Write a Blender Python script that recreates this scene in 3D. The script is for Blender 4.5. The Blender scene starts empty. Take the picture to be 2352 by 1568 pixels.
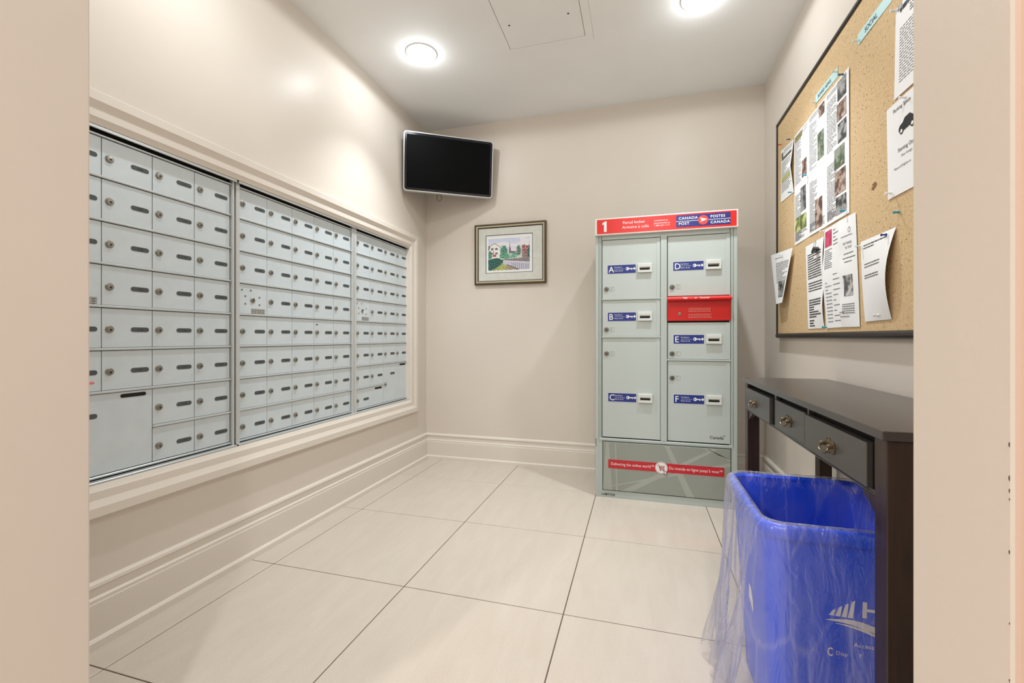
import bpy, bmesh, math, random
from mathutils import Vector, Matrix, noise

S = bpy.context.scene
COL = S.collection
random.seed(7)

# ------------------------------------------------------------------ room numbers (metres)
H = 0.9472                      # camera height
XL, XR, YB, ZC = -1.611, 0.774, 3.154, 2.566
YF0, YF1 = 0.425, 0.556         # front wall, hall side / room side
OX0, OX1 = -0.954, 0.273        # opening in the front wall
T = 0.61                        # floor tile

# ------------------------------------------------------------------ camera
cam = bpy.data.cameras.new('camera')
cam.sensor_fit = 'HORIZONTAL'
cam.sensor_width = 36.0
cam.lens = 1011.93 / 2352 * 36.0
cam.shift_y = -9.65 / 2352
cam.clip_start = 0.02
camo = bpy.data.objects.new('camera', cam)
COL.objects.link(camo)
camo.location = (0, 0, H)
camo.rotation_euler = (math.radians(90), 0, math.radians(16.0417))
S.camera = camo

# ------------------------------------------------------------------ world, exposure, lamp strengths
W = bpy.data.worlds.new('world')
S.world = W
W.use_nodes = True
W.node_tree.nodes['Background'].inputs[0].default_value = (1, 0.93, 0.85, 1)
W.node_tree.nodes['Background'].inputs[1].default_value = 0.1
S.view_settings.view_transform = 'Standard'
S.view_settings.look = 'None'
S.view_settings.gamma = 1.0
S.view_settings.use_curve_mapping = False
S.view_settings.exposure = 0.33
BACK_LAMP = (56.0, 98, 5.2)     # room lights: watts and angle of the reflector beam, watts of the diffuser glow
FRONT_FILL = (9.5, 150, 3.6)  # same values for the added, unseen pair inside the opening
HALL_FILL = 700.0                # lens strength of the added, unseen hall fill lights
ROOM_COL = (0.91, 0.97, 1.0)
HALL_COL = (1.0, 0.985, 0.97)

# ------------------------------------------------------------------ materials
MATS = {}


def srgb(r, g, b):
    f = lambda c: (c / 255 / 12.92) if c / 255 <= 0.04045 else ((c / 255 + 0.055) / 1.055) ** 2.4
    return (f(r), f(g), f(b), 1.0)


def mat(name, col, rough=0.5, metal=0.0, spec=0.5, noise_amt=0.0, noise_scale=20.0, bump=0.0, bump_scale=200.0,
        emit=None, emit_s=0.0, coat=0.0, stretch=None, alpha=1.0):
    if name in MATS:
        return MATS[name]
    m = bpy.data.materials.new(name)
    m.use_nodes = True
    nt = m.node_tree
    p = nt.nodes['Principled BSDF']
    p.inputs['Base Color'].default_value = col
    p.inputs['Roughness'].default_value = rough
    p.inputs['Metallic'].default_value = metal
    p.inputs['Specular IOR Level'].default_value = spec
    p.inputs['Coat Weight'].default_value = coat
    p.inputs['Alpha'].default_value = alpha
    if emit:
        p.inputs['Emission Color'].default_value = (*emit, 1)
        p.inputs['Emission Strength'].default_value = emit_s
    if noise_amt or bump:
        tc = nt.nodes.new('ShaderNodeTexCoord')
        vec = tc.outputs['Object']
        if stretch:
            mp = nt.nodes.new('ShaderNodeMapping')
            mp.inputs['Scale'].default_value = stretch
            nt.links.new(vec, mp.inputs['Vector'])
            vec = mp.outputs['Vector']
    if noise_amt:
        n = nt.nodes.new('ShaderNodeTexNoise')
        n.inputs['Scale'].default_value = noise_scale
        n.inputs['Detail'].default_value = 5
        nt.links.new(vec, n.inputs['Vector'])
        r = nt.nodes.new('ShaderNodeMapRange')
        r.inputs['From Min'].default_value = 0.3
        r.inputs['From Max'].default_value = 0.7
        r.inputs['To Min'].default_value = 1 - noise_amt
        r.inputs['To Max'].default_value = 1 + noise_amt
        nt.links.new(n.outputs['Fac'], r.inputs['Value'])
        mx = nt.nodes.new('ShaderNodeVectorMath')
        mx.operation = 'SCALE'
        mx.inputs[0].default_value = col[:3]
        nt.links.new(r.outputs['Result'], mx.inputs['Scale'])
        nt.links.new(mx.outputs['Vector'], p.inputs['Base Color'])
    if bump:
        n2 = nt.nodes.new('ShaderNodeTexNoise')
        n2.inputs['Scale'].default_value = bump_scale
        n2.inputs['Detail'].default_value = 3
        nt.links.new(vec, n2.inputs['Vector'])
        b = nt.nodes.new('ShaderNodeBump')
        b.inputs['Strength'].default_value = bump
        b.inputs['Distance'].default_value = 0.002
        nt.links.new(n2.outputs['Fac'], b.inputs['Height'])
        nt.links.new(b.outputs['Normal'], p.inputs['Normal'])
    MATS[name] = m
    return m


WALL = mat('wall_paint', srgb(225, 215, 204), 0.34, spec=0.14, bump=0.08, bump_scale=160, noise_amt=0.012, noise_scale=3)
CEIL = mat('ceiling_paint', srgb(244, 244, 243), 0.75, spec=.2, bump=0.10, bump_scale=60, noise_amt=0.02, noise_scale=2.5)
TRIM = mat('trim_paint', srgb(231, 222, 211), 0.32, spec=.3, bump=0.04, bump_scale=120)
HALLP = mat('hall_paint', srgb(206, 181, 164), 0.4, spec=0.14, bump=0.08, bump_scale=160)
GROUT = mat('dark_grout', srgb(96, 82, 70), 0.85, noise_amt=0.15, noise_scale=40)
ALU = mat('brushed_aluminium', srgb(214, 224, 229), 0.42, metal=0.15, noise_amt=0.035, noise_scale=14, bump=0.02, bump_scale=300)
ALU_FRAME = mat('anodised_frame', srgb(212, 216, 216), 0.3, metal=0.3)
GAP = mat('dark_gap', srgb(22, 24, 24), 0.8)
PLATE = mat('engraved_plate', srgb(78, 84, 86), 0.5)
INK = mat('black_ink', srgb(18, 18, 20), 0.6)
LOCKM = mat('nickel_lock', srgb(156, 152, 143), 0.28, metal=0.85)
KEYH = mat('keyhole_dark', srgb(12, 11, 10), 0.7)
BLACK = mat('black_plastic', srgb(20, 20, 22), 0.35)
WHITE = mat('white_print', srgb(240, 240, 238), 0.5)
RED = mat('red_paint', srgb(222, 40, 36), 0.3)
NAVY = mat('navy_sticker', srgb(34, 52, 130), 0.4)
PAPER = mat('white_paper', srgb(246, 246, 246), 0.75)


def floor_mat():
    m = bpy.data.materials.new('polished_porcelain')
    m.use_nodes = True
    nt = m.node_tree
    p = nt.nodes['Principled BSDF']
    geo = nt.nodes.new('ShaderNodeNewGeometry')
    mp = nt.nodes.new('ShaderNodeMapping')
    mp.inputs['Rotation'].default_value = (0, 0, 0.35)
    mp.inputs['Scale'].default_value = (9, 2.0, 1)
    nt.links.new(geo.outputs['Position'], mp.inputs['Vector'])
    n = nt.nodes.new('ShaderNodeTexNoise')
    n.inputs['Scale'].default_value = 2.2
    n.inputs['Detail'].default_value = 6
    n.inputs['Distortion'].default_value = 0.8
    nt.links.new(mp.outputs['Vector'], n.inputs['Vector'])
    f = nt.nodes.new('ShaderNodeTexNoise')
    f.inputs['Scale'].default_value = 180
    f.inputs['Detail'].default_value = 2
    nt.links.new(geo.outputs['Position'], f.inputs['Vector'])
    cr = nt.nodes.new('ShaderNodeValToRGB')
    cr.color_ramp.elements[0].position = 0.3
    cr.color_ramp.elements[0].color = srgb(207, 195, 181)
    cr.color_ramp.elements[1].position = 0.7
    cr.color_ramp.elements[1].color = srgb(212, 201, 188)
    nt.links.new(n.outputs['Fac'], cr.inputs['Fac'])
    mr = nt.nodes.new('ShaderNodeMapRange')
    mr.inputs['From Min'].default_value = 0.3
    mr.inputs['From Max'].default_value = 0.7
    mr.inputs['To Min'].default_value = 0.96
    mr.inputs['To Max'].default_value = 1.03
    nt.links.new(f.outputs['Fac'], mr.inputs['Value'])
    sc = nt.nodes.new('ShaderNodeVectorMath')
    sc.operation = 'SCALE'
    nt.links.new(cr.outputs['Color'], sc.inputs[0])
    nt.links.new(mr.outputs['Result'], sc.inputs['Scale'])
    nt.links.new(sc.outputs['Vector'], p.inputs['Base Color'])
    p.inputs['Roughness'].default_value = 0.14
    p.inputs['Specular IOR Level'].default_value = 0.45
    return m


TILE = floor_mat()


def cork_mat():
    m = bpy.data.materials.new('cork')
    m.use_nodes = True
    nt = m.node_tree
    p = nt.nodes['Principled BSDF']
    tc = nt.nodes.new('ShaderNodeTexCoord')
    n = nt.nodes.new('ShaderNodeTexNoise')
    n.inputs['Scale'].default_value = 120
    n.inputs['Detail'].default_value = 4
    nt.links.new(tc.outputs['Object'], n.inputs['Vector'])
    cr = nt.nodes.new('ShaderNodeValToRGB')
    cr.color_ramp.elements[0].position = 0.32
    cr.color_ramp.elements[0].color = srgb(204, 172, 126)
    cr.color_ramp.elements[1].position = 0.62
    cr.color_ramp.elements[1].color = srgb(220, 192, 150)
    nt.links.new(n.outputs['Fac'], cr.inputs['Fac'])
    v = nt.nodes.new('ShaderNodeTexVoronoi')
    v.inputs['Scale'].default_value = 75
    nt.links.new(tc.outputs['Object'], v.inputs['Vector'])
    n2 = nt.nodes.new('ShaderNodeTexNoise')
    n2.inputs['Scale'].default_value = 6
    nt.links.new(tc.outputs['Object'], n2.inputs['Vector'])
    th = nt.nodes.new('ShaderNodeMath')
    th.operation = 'MULTIPLY'
    th.inputs[1].default_value = 0.30
    nt.links.new(n2.outputs['Fac'], th.inputs[0])
    lt = nt.nodes.new('ShaderNodeMath')
    lt.operation = 'LESS_THAN'
    nt.links.new(v.outputs['Distance'], lt.inputs[0])
    nt.links.new(th.outputs[0], lt.inputs[1])
    wn = nt.nodes.new('ShaderNodeMath')
    wn.operation = 'GREATER_THAN'
    wn.inputs[1].default_value = 0.62
    sep = nt.nodes.new('ShaderNodeSeparateColor')
    nt.links.new(v.outputs['Color'], sep.inputs[0])
    nt.links.new(sep.outputs[0], wn.inputs[0])
    an = nt.nodes.new('ShaderNodeMath')
    an.operation = 'MULTIPLY'
    nt.links.new(lt.outputs[0], an.inputs[0])
    nt.links.new(wn.outputs[0], an.inputs[1])
    mx = nt.nodes.new('ShaderNodeMix')
    mx.data_type = 'RGBA'
    nt.links.new(an.outputs[0], mx.inputs['Factor'])
    nt.links.new(cr.outputs['Color'], mx.inputs['A'])
    mx.inputs['B'].default_value = srgb(120, 88, 54)
    nt.links.new(mx.outputs['Result'], p.inputs['Base Color'])
    b = nt.nodes.new('ShaderNodeBump')
    b.inputs['Strength'].default_value = 0.25
    b.inputs['Distance'].default_value = 0.002
    nt.links.new(n.outputs['Fac'], b.inputs['Height'])
    nt.links.new(b.outputs['Normal'], p.inputs['Normal'])
    p.inputs['Roughness'].default_value = 0.85
    return m


CORK = cork_mat()


def vcol_mat(name, rough=0.5):
    m = bpy.data.materials.new(name)
    m.use_nodes = True
    nt = m.node_tree
    p = nt.nodes['Principled BSDF']
    a = nt.nodes.new('ShaderNodeVertexColor')
    a.layer_name = 'ink'
    nt.links.new(a.outputs['Color'], p.inputs['Base Color'])
    p.inputs['Roughness'].default_value = rough
    return m


PRINTED = vcol_mat('printed_picture', 0.35)


# ------------------------------------------------------------------ mesh building
class MB:
    def __init__(s):
        s.v, s.f, s.m, s.k = [], [], [], 0

    def add(s, vs, fs):
        o = len(s.v)
        s.v += [tuple(a) for a in vs]
        s.f += [tuple(i + o for i in f) for f in fs]
        s.m += [s.k] * len(fs)
        return s

    def box(s, x0, x1, y0, y1, z0, z1):
        x0, x1 = min(x0, x1), max(x0, x1)
        y0, y1 = min(y0, y1), max(y0, y1)
        z0, z1 = min(z0, z1), max(z0, z1)
        return s.add([(x0, y0, z0), (x1, y0, z0), (x1, y1, z0), (x0, y1, z0), (x0, y0, z1), (x1, y0, z1), (x1, y1, z1), (x0, y1, z1)],
                     [(0, 3, 2, 1), (4, 5, 6, 7), (0, 1, 5, 4), (1, 2, 6, 5), (2, 3, 7, 6), (3, 0, 4, 7)])

    def prism(s, pts, F, d0, d1):
        """pts: 2-D outline (counter-clockwise seen from the front) in frame F, extruded from depth d0 to d1"""
        n = len(pts)
        vs = [F(x, y, d0) for x, y in pts] + [F(x, y, d1) for x, y in pts]
        fs = [tuple(range(n - 1, -1, -1)), tuple(range(n, 2 * n))]
        fs += [(i, (i + 1) % n, (i + 1) % n + n, i + n) for i in range(n)]
        return s.add(vs, fs)

    def lathe(s, prof, F, n=20, cap=True):
        """prof: [(radius, depth)] about frame origin along its normal"""
        vs, fs = [], []
        for r, d in prof:
            for i in range(n):
                a = 2 * math.pi * i / n
                vs.append(F(r * math.cos(a), r * math.sin(a), d))
        for j in range(len(prof) - 1):
            for i in range(n):
                k = (i + 1) % n
                fs.append((j * n + i, j * n + k, (j + 1) * n + k, (j + 1) * n + i))
        if cap:
            fs.append(tuple(range(n - 1, -1, -1)))
            fs.append(tuple((len(prof) - 1) * n + i for i in range(n)))
        return s.add(vs, fs)

    def tube(s, pts, r, n=8, closed=False):
        pts = [Vector(p) for p in pts]
        N = len(pts)
        up = None
        vs, fs = [], []
        for i, p in enumerate(pts):
            a = pts[(i - 1) % N] if (i or closed) else p
            b = pts[(i + 1) % N] if (i < N - 1 or closed) else p
            t = (b - a).normalized()
            if up is None:
                up = t.orthogonal().normalized()
            up = (up - t * up.dot(t)).normalized()
            w = t.cross(up)
            rr = r[i] if isinstance(r, (list, tuple)) else r
            for k in range(n):
                q = 2 * math.pi * k / n
                vs.append(p + up * math.cos(q) * rr + w * math.sin(q) * rr)
        for i in range(N if closed else N - 1):
            for k in range(n):
                i2, k2 = (i + 1) % N, (k + 1) % n
                fs.append((i * n + k, i * n + k2, i2 * n + k2, i2 * n + k))
        if not closed:
            fs.append(tuple(range(n - 1, -1, -1)))
            fs.append(tuple((N - 1) * n + k for k in range(n)))
        return s.add(vs, fs)

    def grid(s, fn, nu, nv):
        vs = [fn(i / nu, j / nv) for j in range(nv + 1) for i in range(nu + 1)]
        fs = [(j * (nu + 1) + i, j * (nu + 1) + i + 1, (j + 1) * (nu + 1) + i + 1, (j + 1) * (nu + 1) + i) for j in range(nv) for i in range(nu)]
        return s.add(vs, fs)

    def mesh(s, name, mats, off=(0, 0, 0), bevel=0.0, seg=1, smooth=False, angle=30):
        me = bpy.data.meshes.new(name)
        ox, oy, oz = off
        me.from_pydata([(a - ox, b - oy, c - oz) for a, b, c in s.v], [], s.f)
        for q in (mats if isinstance(mats, (list, tuple)) else [mats]):
            me.materials.append(q)
        me.polygons.foreach_set('material_index', s.m)
        bm = bmesh.new()
        bm.from_mesh(me)
        if bevel:
            es = [e for e in bm.edges if len(e.link_faces) == 2 and e.calc_face_angle(0) > math.radians(angle)]
            bmesh.ops.bevel(bm, geom=es, offset=bevel, segments=seg, affect='EDGES', profile=0.5, clamp_overlap=True)
        bmesh.ops.recalc_face_normals(bm, faces=bm.faces[:])
        bm.to_mesh(me)
        bm.free()
        if smooth:
            me.polygons.foreach_set('use_smooth', [True] * len(me.polygons))
            try:
                me.set_sharp_from_angle(angle=math.radians(angle))
            except Exception:
                pass
        return me

    def build(s, name, mats, parent=None, bevel=0.0, seg=1, smooth=False, angle=30, local=False, origin=None):
        """world coordinates unless local; the object's origin is its thing's origin (or ORIGIN, in world coordinates)"""
        base = Vector((0, 0, 0)) if (parent is None or local) else Vector(parent.get('_o', (0, 0, 0)))
        org = Vector(origin) if origin is not None else base
        me = s.mesh(name, mats, org, bevel, seg, smooth, angle)
        o = bpy.data.objects.new(name, me)
        COL.objects.link(o)
        o.parent = parent
        o.location = org - base
        ORG[o] = org
        if not local:
            o['_o'] = tuple(org)
        return o


ORG = {}


def frame(o, ex, ey):
    o, ex, ey = Vector(o), Vector(ex), Vector(ey)
    n = ex.cross(ey)
    return lambda x, y, d=0.0: o + ex * x + ey * y + n * d


def FL(y, z, x=XL):      # facing +X (left wall): x runs to +Y
    return frame((x, y, z), (0, 1, 0), (0, 0, 1))


def FB(x, z, y=YB):      # facing -Y (back wall): x runs to +X
    return frame((x, y, z), (1, 0, 0), (0, 0, 1))


def FR(y, z, x=XR):      # facing -X (right wall): x runs to -Y
    return frame((x, y, z), (0, -1, 0), (0, 0, 1))


def thing(name, label, cat, loc, group=None, rot=None):
    o = bpy.data.objects.new(name, None)
    COL.objects.link(o)
    o.location = loc
    o.empty_display_size = 0.1
    if rot:
        o.rotation_euler = rot
    o['_o'] = tuple(loc)
    return tag(o, label, cat, group)


def tag(o, label, cat, group=None):
    o['label'] = label
    o['category'] = cat
    if group:
        o['group'] = group
    return o


def struct(o):
    o['kind'] = 'structure'
    return o


def stadium(w, h, n=6):
    r = h / 2
    a = w / 2 - r
    p = []
    for cx, s0 in ((a, -90), (-a, 90)):
        for i in range(n + 1):
            t = math.radians(s0 + 180 * i / n)
            p.append((cx + r * math.cos(t), r * math.sin(t)))
    return p


def rrect(x0, x1, y0, y1, r, n=4):
    p = []
    for cx, cy, s0 in ((x1 - r, y0 + r, -90), (x1 - r, y1 - r, 0), (x0 + r, y1 - r, 90), (x0 + r, y0 + r, 180)):
        for i in range(n + 1):
            t = math.radians(s0 + 90 * i / n)
            p.append((cx + r * math.cos(t), cy + r * math.sin(t)))
    return p


def text(mb, body, F, size, x=0.0, y=0.0, d=0.0006, align='LEFT', sx=1.0, bold=0.0, shear=0.0, spacing=1.0):
    """flat lettering into a mesh builder, baseline at (x, y) in frame F; SIZE is the capital height"""
    cu = bpy.data.curves.new('lettering', 'FONT')
    cu.body = body
    cu.size = size / 0.70
    cu.align_x = align
    cu.offset = bold
    cu.shear = shear
    cu.space_character = spacing
    cu.resolution_u = 3
    ob = bpy.data.objects.new('lettering', cu)
    me = bpy.data.meshes.new_from_object(ob)
    mb.add([F(x + v.co.x * sx, y + v.co.y, d) for v in me.vertices], [tuple(p.vertices) for p in me.polygons])
    bpy.data.objects.remove(ob)
    bpy.data.curves.remove(cu)
    bpy.data.meshes.remove(me)


def sweep(prof, path, closed, upf):
    """sweep a profile [(a, b)] along PATH of frames: upf(i, a, b) -> point"""
    mb = MB()
    n = len(prof)
    N = len(path)
    vs = [upf(i, a, b) for i in range(N) for a, b in prof]
    fs = []
    for i in range(N if closed else N - 1):
        j = (i + 1) % N
        for k in range(n - 1):
            fs.append((i * n + k, i * n + k + 1, j * n + k + 1, j * n + k))
    if not closed:
        fs.append(tuple(range(n)))
        fs.append(tuple((N - 1) * n + k for k in range(n - 1, -1, -1)))
    mb.add(vs, fs)
    return mb


# ================================================================== THE SETTING
# ---- floor: grout bed and porcelain tiles
HX0, HX1, HY0 = -2.4, 1.6, -2.2
mb = MB().box(HX0 - .1, HX1 + .1, HY0 - .1, YB + .1, -0.05, -0.0015)
floor = struct(mb.build('floor', GROUT))
floor['label'] = 'polished beige porcelain floor tiles with dark grout'
full = None
gx = [-0.858 + T * i for i in range(-4, 6)]
gy = [2.1076 + T * j for j in range(-8, 3)]
g = 0.0017
for i in range(len(gx) - 1):
    for j in range(len(gy) - 1):
        x0, x1, y0, y1 = gx[i] + g, gx[i + 1] - g, gy[j] + g, gy[j + 1] - g
        # clip to the room behind the front wall, to the hall in front of it
        cx, cy = (x0 + x1) / 2, (y0 + y1) / 2
        if y1 > YF1:
            x0, x1, y1 = max(x0, XL), min(x1, XR), min(y1, YB)
        x0, x1, y0 = max(x0, HX0), min(x1, HX1), max(y0, HY0)
        if x1 - x0 < 0.02 or y1 - y0 < 0.02:
            continue
        isfull = abs(x1 - x0 - (T - 2 * g)) < 1e-6 and abs(y1 - y0 - (T - 2 * g)) < 1e-6
        if isfull and full:
            o = bpy.data.objects.new('tile', full)
            COL.objects.link(o)
            o.parent = floor
            o.location = (x0, y0, 0)
        else:
            o = MB().box(x0, x1, y0, y1, -0.012, 0.0).build('tile', TILE, floor, bevel=0.0009, origin=(x0, y0, 0))
            if isfull:
                full = o.data

# ---- walls
MY0, MY1, MZ0, MZ1 = 0.800, 2.886, 0.492, 1.605      # mailbox niche inside its casing
wm = MB()
wm.box(XL - .16, XL, YF1 - .05, YB + .12, -0.02, MZ0)
wm.box(XL - .16, XL, YF1 - .05, YB + .12, MZ1, ZC + .02)
wm.box(XL - .16, XL, YF1 - .05, MY0, MZ0, MZ1)
wm.box(XL - .16, XL, MY1 + .034, YB + .12, MZ0, MZ1)
struct(wm.build('wall_left', WALL))
struct(MB().box(XL, XR, YB, YB + .12, -0.02, ZC + .02).build('wall_back', WALL))
struct(MB().box(XR, XR + .12, YF1 - .05, YB + .12, -0.02, ZC + .02).build('wall_right', WALL))
LINT = 2.40
fw = MB()
fw.box(HX0, OX0, YF0, YF1, -0.02, ZC + .02)
wall_front = struct(fw.build('wall_front', WALL, bevel=0.004, seg=2))
struct(MB().box(OX1, HX1, YF0, YF1, -0.02, ZC + .02).build('wall_front', WALL, bevel=0.004, seg=2))
struct(MB().box(OX0 - .01, OX1 + .01, YF0, YF1, LINT, ZC + .02).build('wall_front', WALL))
struct(MB().box(HX0 - .1, HX0, HY0, YF0, -0.02, ZC + .02).build('wall_hall_left', WALL))
struct(MB().box(HX1, HX1 + .1, HY0, YF0, -0.02, ZC + .02).build('wall_hall_right', WALL))
struct(MB().box(HX0 - .1, HX1 + .1, HY0 - .1, HY0, -0.02, ZC + .02).build('wall_hall_back', WALL))
struct(MB().box(XL - .12, XR + .12, YF1 - .06, YB + .12, ZC, ZC + .06).build('ceiling', CEIL))
struct(MB().box(HX0 - .1, HX1 + .1, HY0 - .1, YF1 - .06, ZC, ZC + .06).build('ceiling', CEIL))

for o in [q for q in bpy.data.objects if q.name.startswith('wall_front')]:
    o.data.materials.append(HALLP)
    for p in o.data.polygons:
        if p.normal.y < -0.9:
            p.material_index = 1

# chipped paint on the hall corner of the opening
CHIP = mat('chipped_plaster', srgb(92, 84, 80), 0.9)
for z0, z1, w in ((0.864, 0.869, .0015), (0.838, 0.844, .0015), (0.829, 0.833, .0012), (0.823, 0.825, .001), (0.782, 0.786, .0014), (0.728, 0.730, .0008), (0.684, 0.687, .001)):
    ch = MB()
    z1, w = z0 + (z1 - z0) * .6, w * .6
    pts = [(-w, z0), (-w * .2, z0 - .001), (w * .1, (z0 + z1) / 2), (-w * .3, z1), (-w * .9, z1 - .001), (-w * 1.3, (z0 + z1) / 2)]
    F = frame((OX1, YF0, 0), (0, -1, 0), (0, 0, 1))
    ch.prism([(x - .0042, z) for x, z in pts], F, -0.002, 0.0003)
    ch.build('paint_chip', CHIP, wall_front)

# ---- baseboards: profile (protrusion, height)
BP = [(0, 0.197), (0.006, 0.197), (0.013, 0.190), (0.015, 0.181), (0.010, 0.178), (0.010, 0.152), (0.012, 0.149), (0.016, 0.146), (0.016, 0.135), (0.018, 0.132), (0.018, 0.030), (0.024, 0.028), (0.029, 0.022), (0.030, 0.0), (0, 0)]


def baseboard(name, pts, inward):
    """PTS: two floor points; INWARD: the direction it protrudes"""
    iv = Vector((*inward, 0))
    P = [Vector((*p, 0)) for p in pts]
    return struct(sweep(BP, P, False, lambda i, a, b: P[i] + iv * a + Vector((0, 0, b))).build(name, TRIM, smooth=True, angle=25))


baseboard('baseboard_left', [(XL, YF1), (XL, YB)], (1, 0))
baseboard('baseboard_back', [(XL, YB), (XR, YB)], (0, -1))
baseboard('baseboard_right', [(XR, YB), (XR, YF1)], (-1, 0))

# ---- casing round the mailbox niche: profile (distance out from the opening, protrusion)
CP = [(0, -0.03), (0, 0.002), (0.018, 0.0105), (0.0195, 0.012), (0.045, 0.0125), (0.0465, 0.0135), (0.064, 0.0225), (0.066, 0.024), (0.0935, 0.0245), (0.0965, 0.021), (0.0965, 0.0)]
CY0, CY1, CZ0, CZ1 = MY0, MY1, MZ0, MZ1
cs = [(CY0, CZ0, -1, -1), (CY1, CZ0, 1, -1), (CY1, CZ1, 1, 1), (CY0, CZ1, -1, 1)]
struct(sweep(CP, cs, True, lambda i, a, b: Vector((XL + b, cs[i][0] + cs[i][2] * a, cs[i][1] + cs[i][3] * a))).build('trim_1', TRIM, smooth=True, angle=20))

# ================================================================== CEILING FITTINGS


def lens_mat(name, col, s):
    m = bpy.data.materials.new(name)
    m.use_nodes = True
    nt = m.node_tree
    nt.nodes.clear()
    e = nt.nodes.new('ShaderNodeEmission')
    e.inputs['Color'].default_value = (*col, 1)
    e.inputs['Strength'].default_value = s
    o = nt.nodes.new('ShaderNodeOutputMaterial')
    nt.links.new(e.outputs[0], o.inputs['Surface'])
    return m


def downlight(x, y, label, col, s, group, lens=1.0):
    t = thing('ceiling_light', label, 'light', (x, y, ZC), group)
    F0 = frame((x, y, ZC), (1, 0, 0), (0, -1, 0))       # normal points down
    F = lambda a, b, d: F0(a * lens, b * lens, d)
    MB().lathe([(0.088, 0.0), (0.088, 0.002), (0.085, 0.005), (0.070, 0.006), (0.065, 0.003), (0.064, -0.0)], F, 40, cap=False).build('trim_ring', WHITE, t, smooth=True)
    room = isinstance(s, tuple)
    MB().lathe([(0.064, 0.001), (0.060, 0.002), (0.03, 0.003), (0.001, 0.0035)], F, 32, cap=False).build('lens', lens_mat('lamp_glow', col, 14.0 if room else s), t, smooth=True)
    if room:               # the reflector's beam and the diffuser's glow
        for kind, watts, ang, blend in (('SPOT', s[0], s[1], 1.0), ('SPOT', s[2], 179, 0.12), ('POINT', 1.1, 0, 0)):
            li = bpy.data.lights.new('lamp_beam', kind)
            li.energy = watts
            li.color = col
            li.shadow_soft_size = 0.03
            if kind == 'SPOT':
                li.spot_size = math.radians(ang)
                li.spot_blend = blend
            lo = bpy.data.objects.new('lamp_beam', li)
            COL.objects.link(lo)
            lo.parent = t
            lo.location = (0, 0, -0.05)
    return t


downlight(-1.19, 2.27, 'lit round recessed ceiling light near the wall with the mailboxes', ROOM_COL, BACK_LAMP, 'recessed ceiling lights')
downlight(0.281, 2.265, 'lit round recessed ceiling light near the wall with the cork board', ROOM_COL, BACK_LAMP, 'recessed ceiling lights')
downlight(-1.19, 1.15, 'added unseen ceiling fill light just inside the opening on the mailbox side', ROOM_COL, FRONT_FILL, 'added fill lights by the opening')  # added out of view to even out the room's light
downlight(0.281, 1.15, 'added unseen ceiling fill light just inside the opening on the table side', ROOM_COL, FRONT_FILL, 'added fill lights by the opening')  # second added light of the unseen front pair
downlight(0.15, -1.05, 'added unseen fill light in the hall ceiling outside the mail room', HALL_COL, HALL_FILL, 'added hall fill lights')  # added out of view, fills the room through the opening
downlight(-1.55, -1.05, 'added unseen hall fill light beyond the jamb on the mailbox side', HALL_COL, HALL_FILL, 'added hall fill lights')  # second added hall light, also unseen, for more fill

t = thing('access_hatch', 'square flush access hatch in the white ceiling', 'hatch', (-0.483, 2.17, ZC))
hx0, hx1, hy0, hy1 = -0.69, -0.277, 1.963, 2.376
F = frame((0, 0, ZC), (1, 0, 0), (0, -1, 0))
fr = MB()
w = 0.042
for a in ((hx0 - w, hx1 + w, hy1 + .0025, hy1 + w), (hx0 - w, hx1 + w, hy0 - w, hy0 - .0025), (hx0 - w, hx0 - .0025, hy0 - .0025, hy1 + .0025), (hx1 + .0025, hx1 + w, hy0 - .0025, hy1 + .0025)):
    fr.box(*a, ZC - 0.0045, ZC + .001)
fr.build('hatch_frame', CEIL, t, bevel=.0010)
MB().box(hx0 - w - .0015, hx1 + w + .0015, hy0 - w - .0015, hy1 + w + .0015, ZC - 0.0004, ZC + .001).build('outer_seam', mat('seam_shadow', srgb(176, 168, 158), .9), t)
MB().box(hx0, hx1, hy0, hy1, ZC - 0.0040, ZC + .001).build('hatch_panel', CEIL, t, bevel=.0006)
MB().box(hx0 - .0025, hx1 + .0025, hy0 - .0025, hy1 + .0025, ZC - 0.0006, ZC + .001).build('hatch_joint', mat('joint_shadow', srgb(120, 112, 104), .9), t)
for x, y in ((-0.645, 2.19), (-0.338, 2.19)):
    MB().lathe([(0.005, 0.0036), (0.005, 0.0046)], frame((x, y, ZC), (1, 0, 0), (0, -1, 0)), 10).build('latch', KEYH, t)

# ================================================================== MAILBOX UNITS
XD = XL - 0.028           # door faces
XF = XL - 0.016           # post fronts
RZ0, RP = 1.589, 0.1369   # top of the first row, row pitch
# shared meshes (built around a door's lower-left corner on the door plane)
O0 = frame((0, 0, 0), (0, 1, 0), (0, 0, 1))


def door_mesh(w, h):
    return MB().box(-0.004, 0, 0.0010, w - 0.0010, 0.0, h).mesh('mailbox_door', ALU, bevel=0.0008)


LOCK_ME = MB()
LOCK_ME.lathe([(0.0125, 0.0), (0.0125, 0.0012), (0.0105, 0.002), (0.0105, 0.005), (0.0095, 0.0065), (0.0, 0.007)], O0, 16, cap=False)
LOCK_ME.k = 1
LOCK_ME.lathe([(0.0026, 0.0071), (0.0026, 0.0076)], frame((0, 0.0, -0.0012), (0, 1, 0), (0, 0, 1)), 8)
LOCK_ME.prism([(-.0011, -.0055), (.0011, -.0055), (.0011, 0), (-.0011, 0)], O0, 0.0069, 0.0076)
LOCK_ME = LOCK_ME.mesh('lock', [LOCKM, KEYH], smooth=True, angle=40)
PLATE_ME = MB()
PLATE_ME.prism(stadium(0.0600, 0.0185), O0, 0.0, 0.0005)
PLATE_ME.k = 1
PLATE_ME.prism(stadium(0.0570, 0.0155), O0, 0.0004, 0.0009)
PLATE_ME = PLATE_ME.mesh('number_plate', [ALU_FRAME, PLATE])
SLOT_ME = MB()
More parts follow.
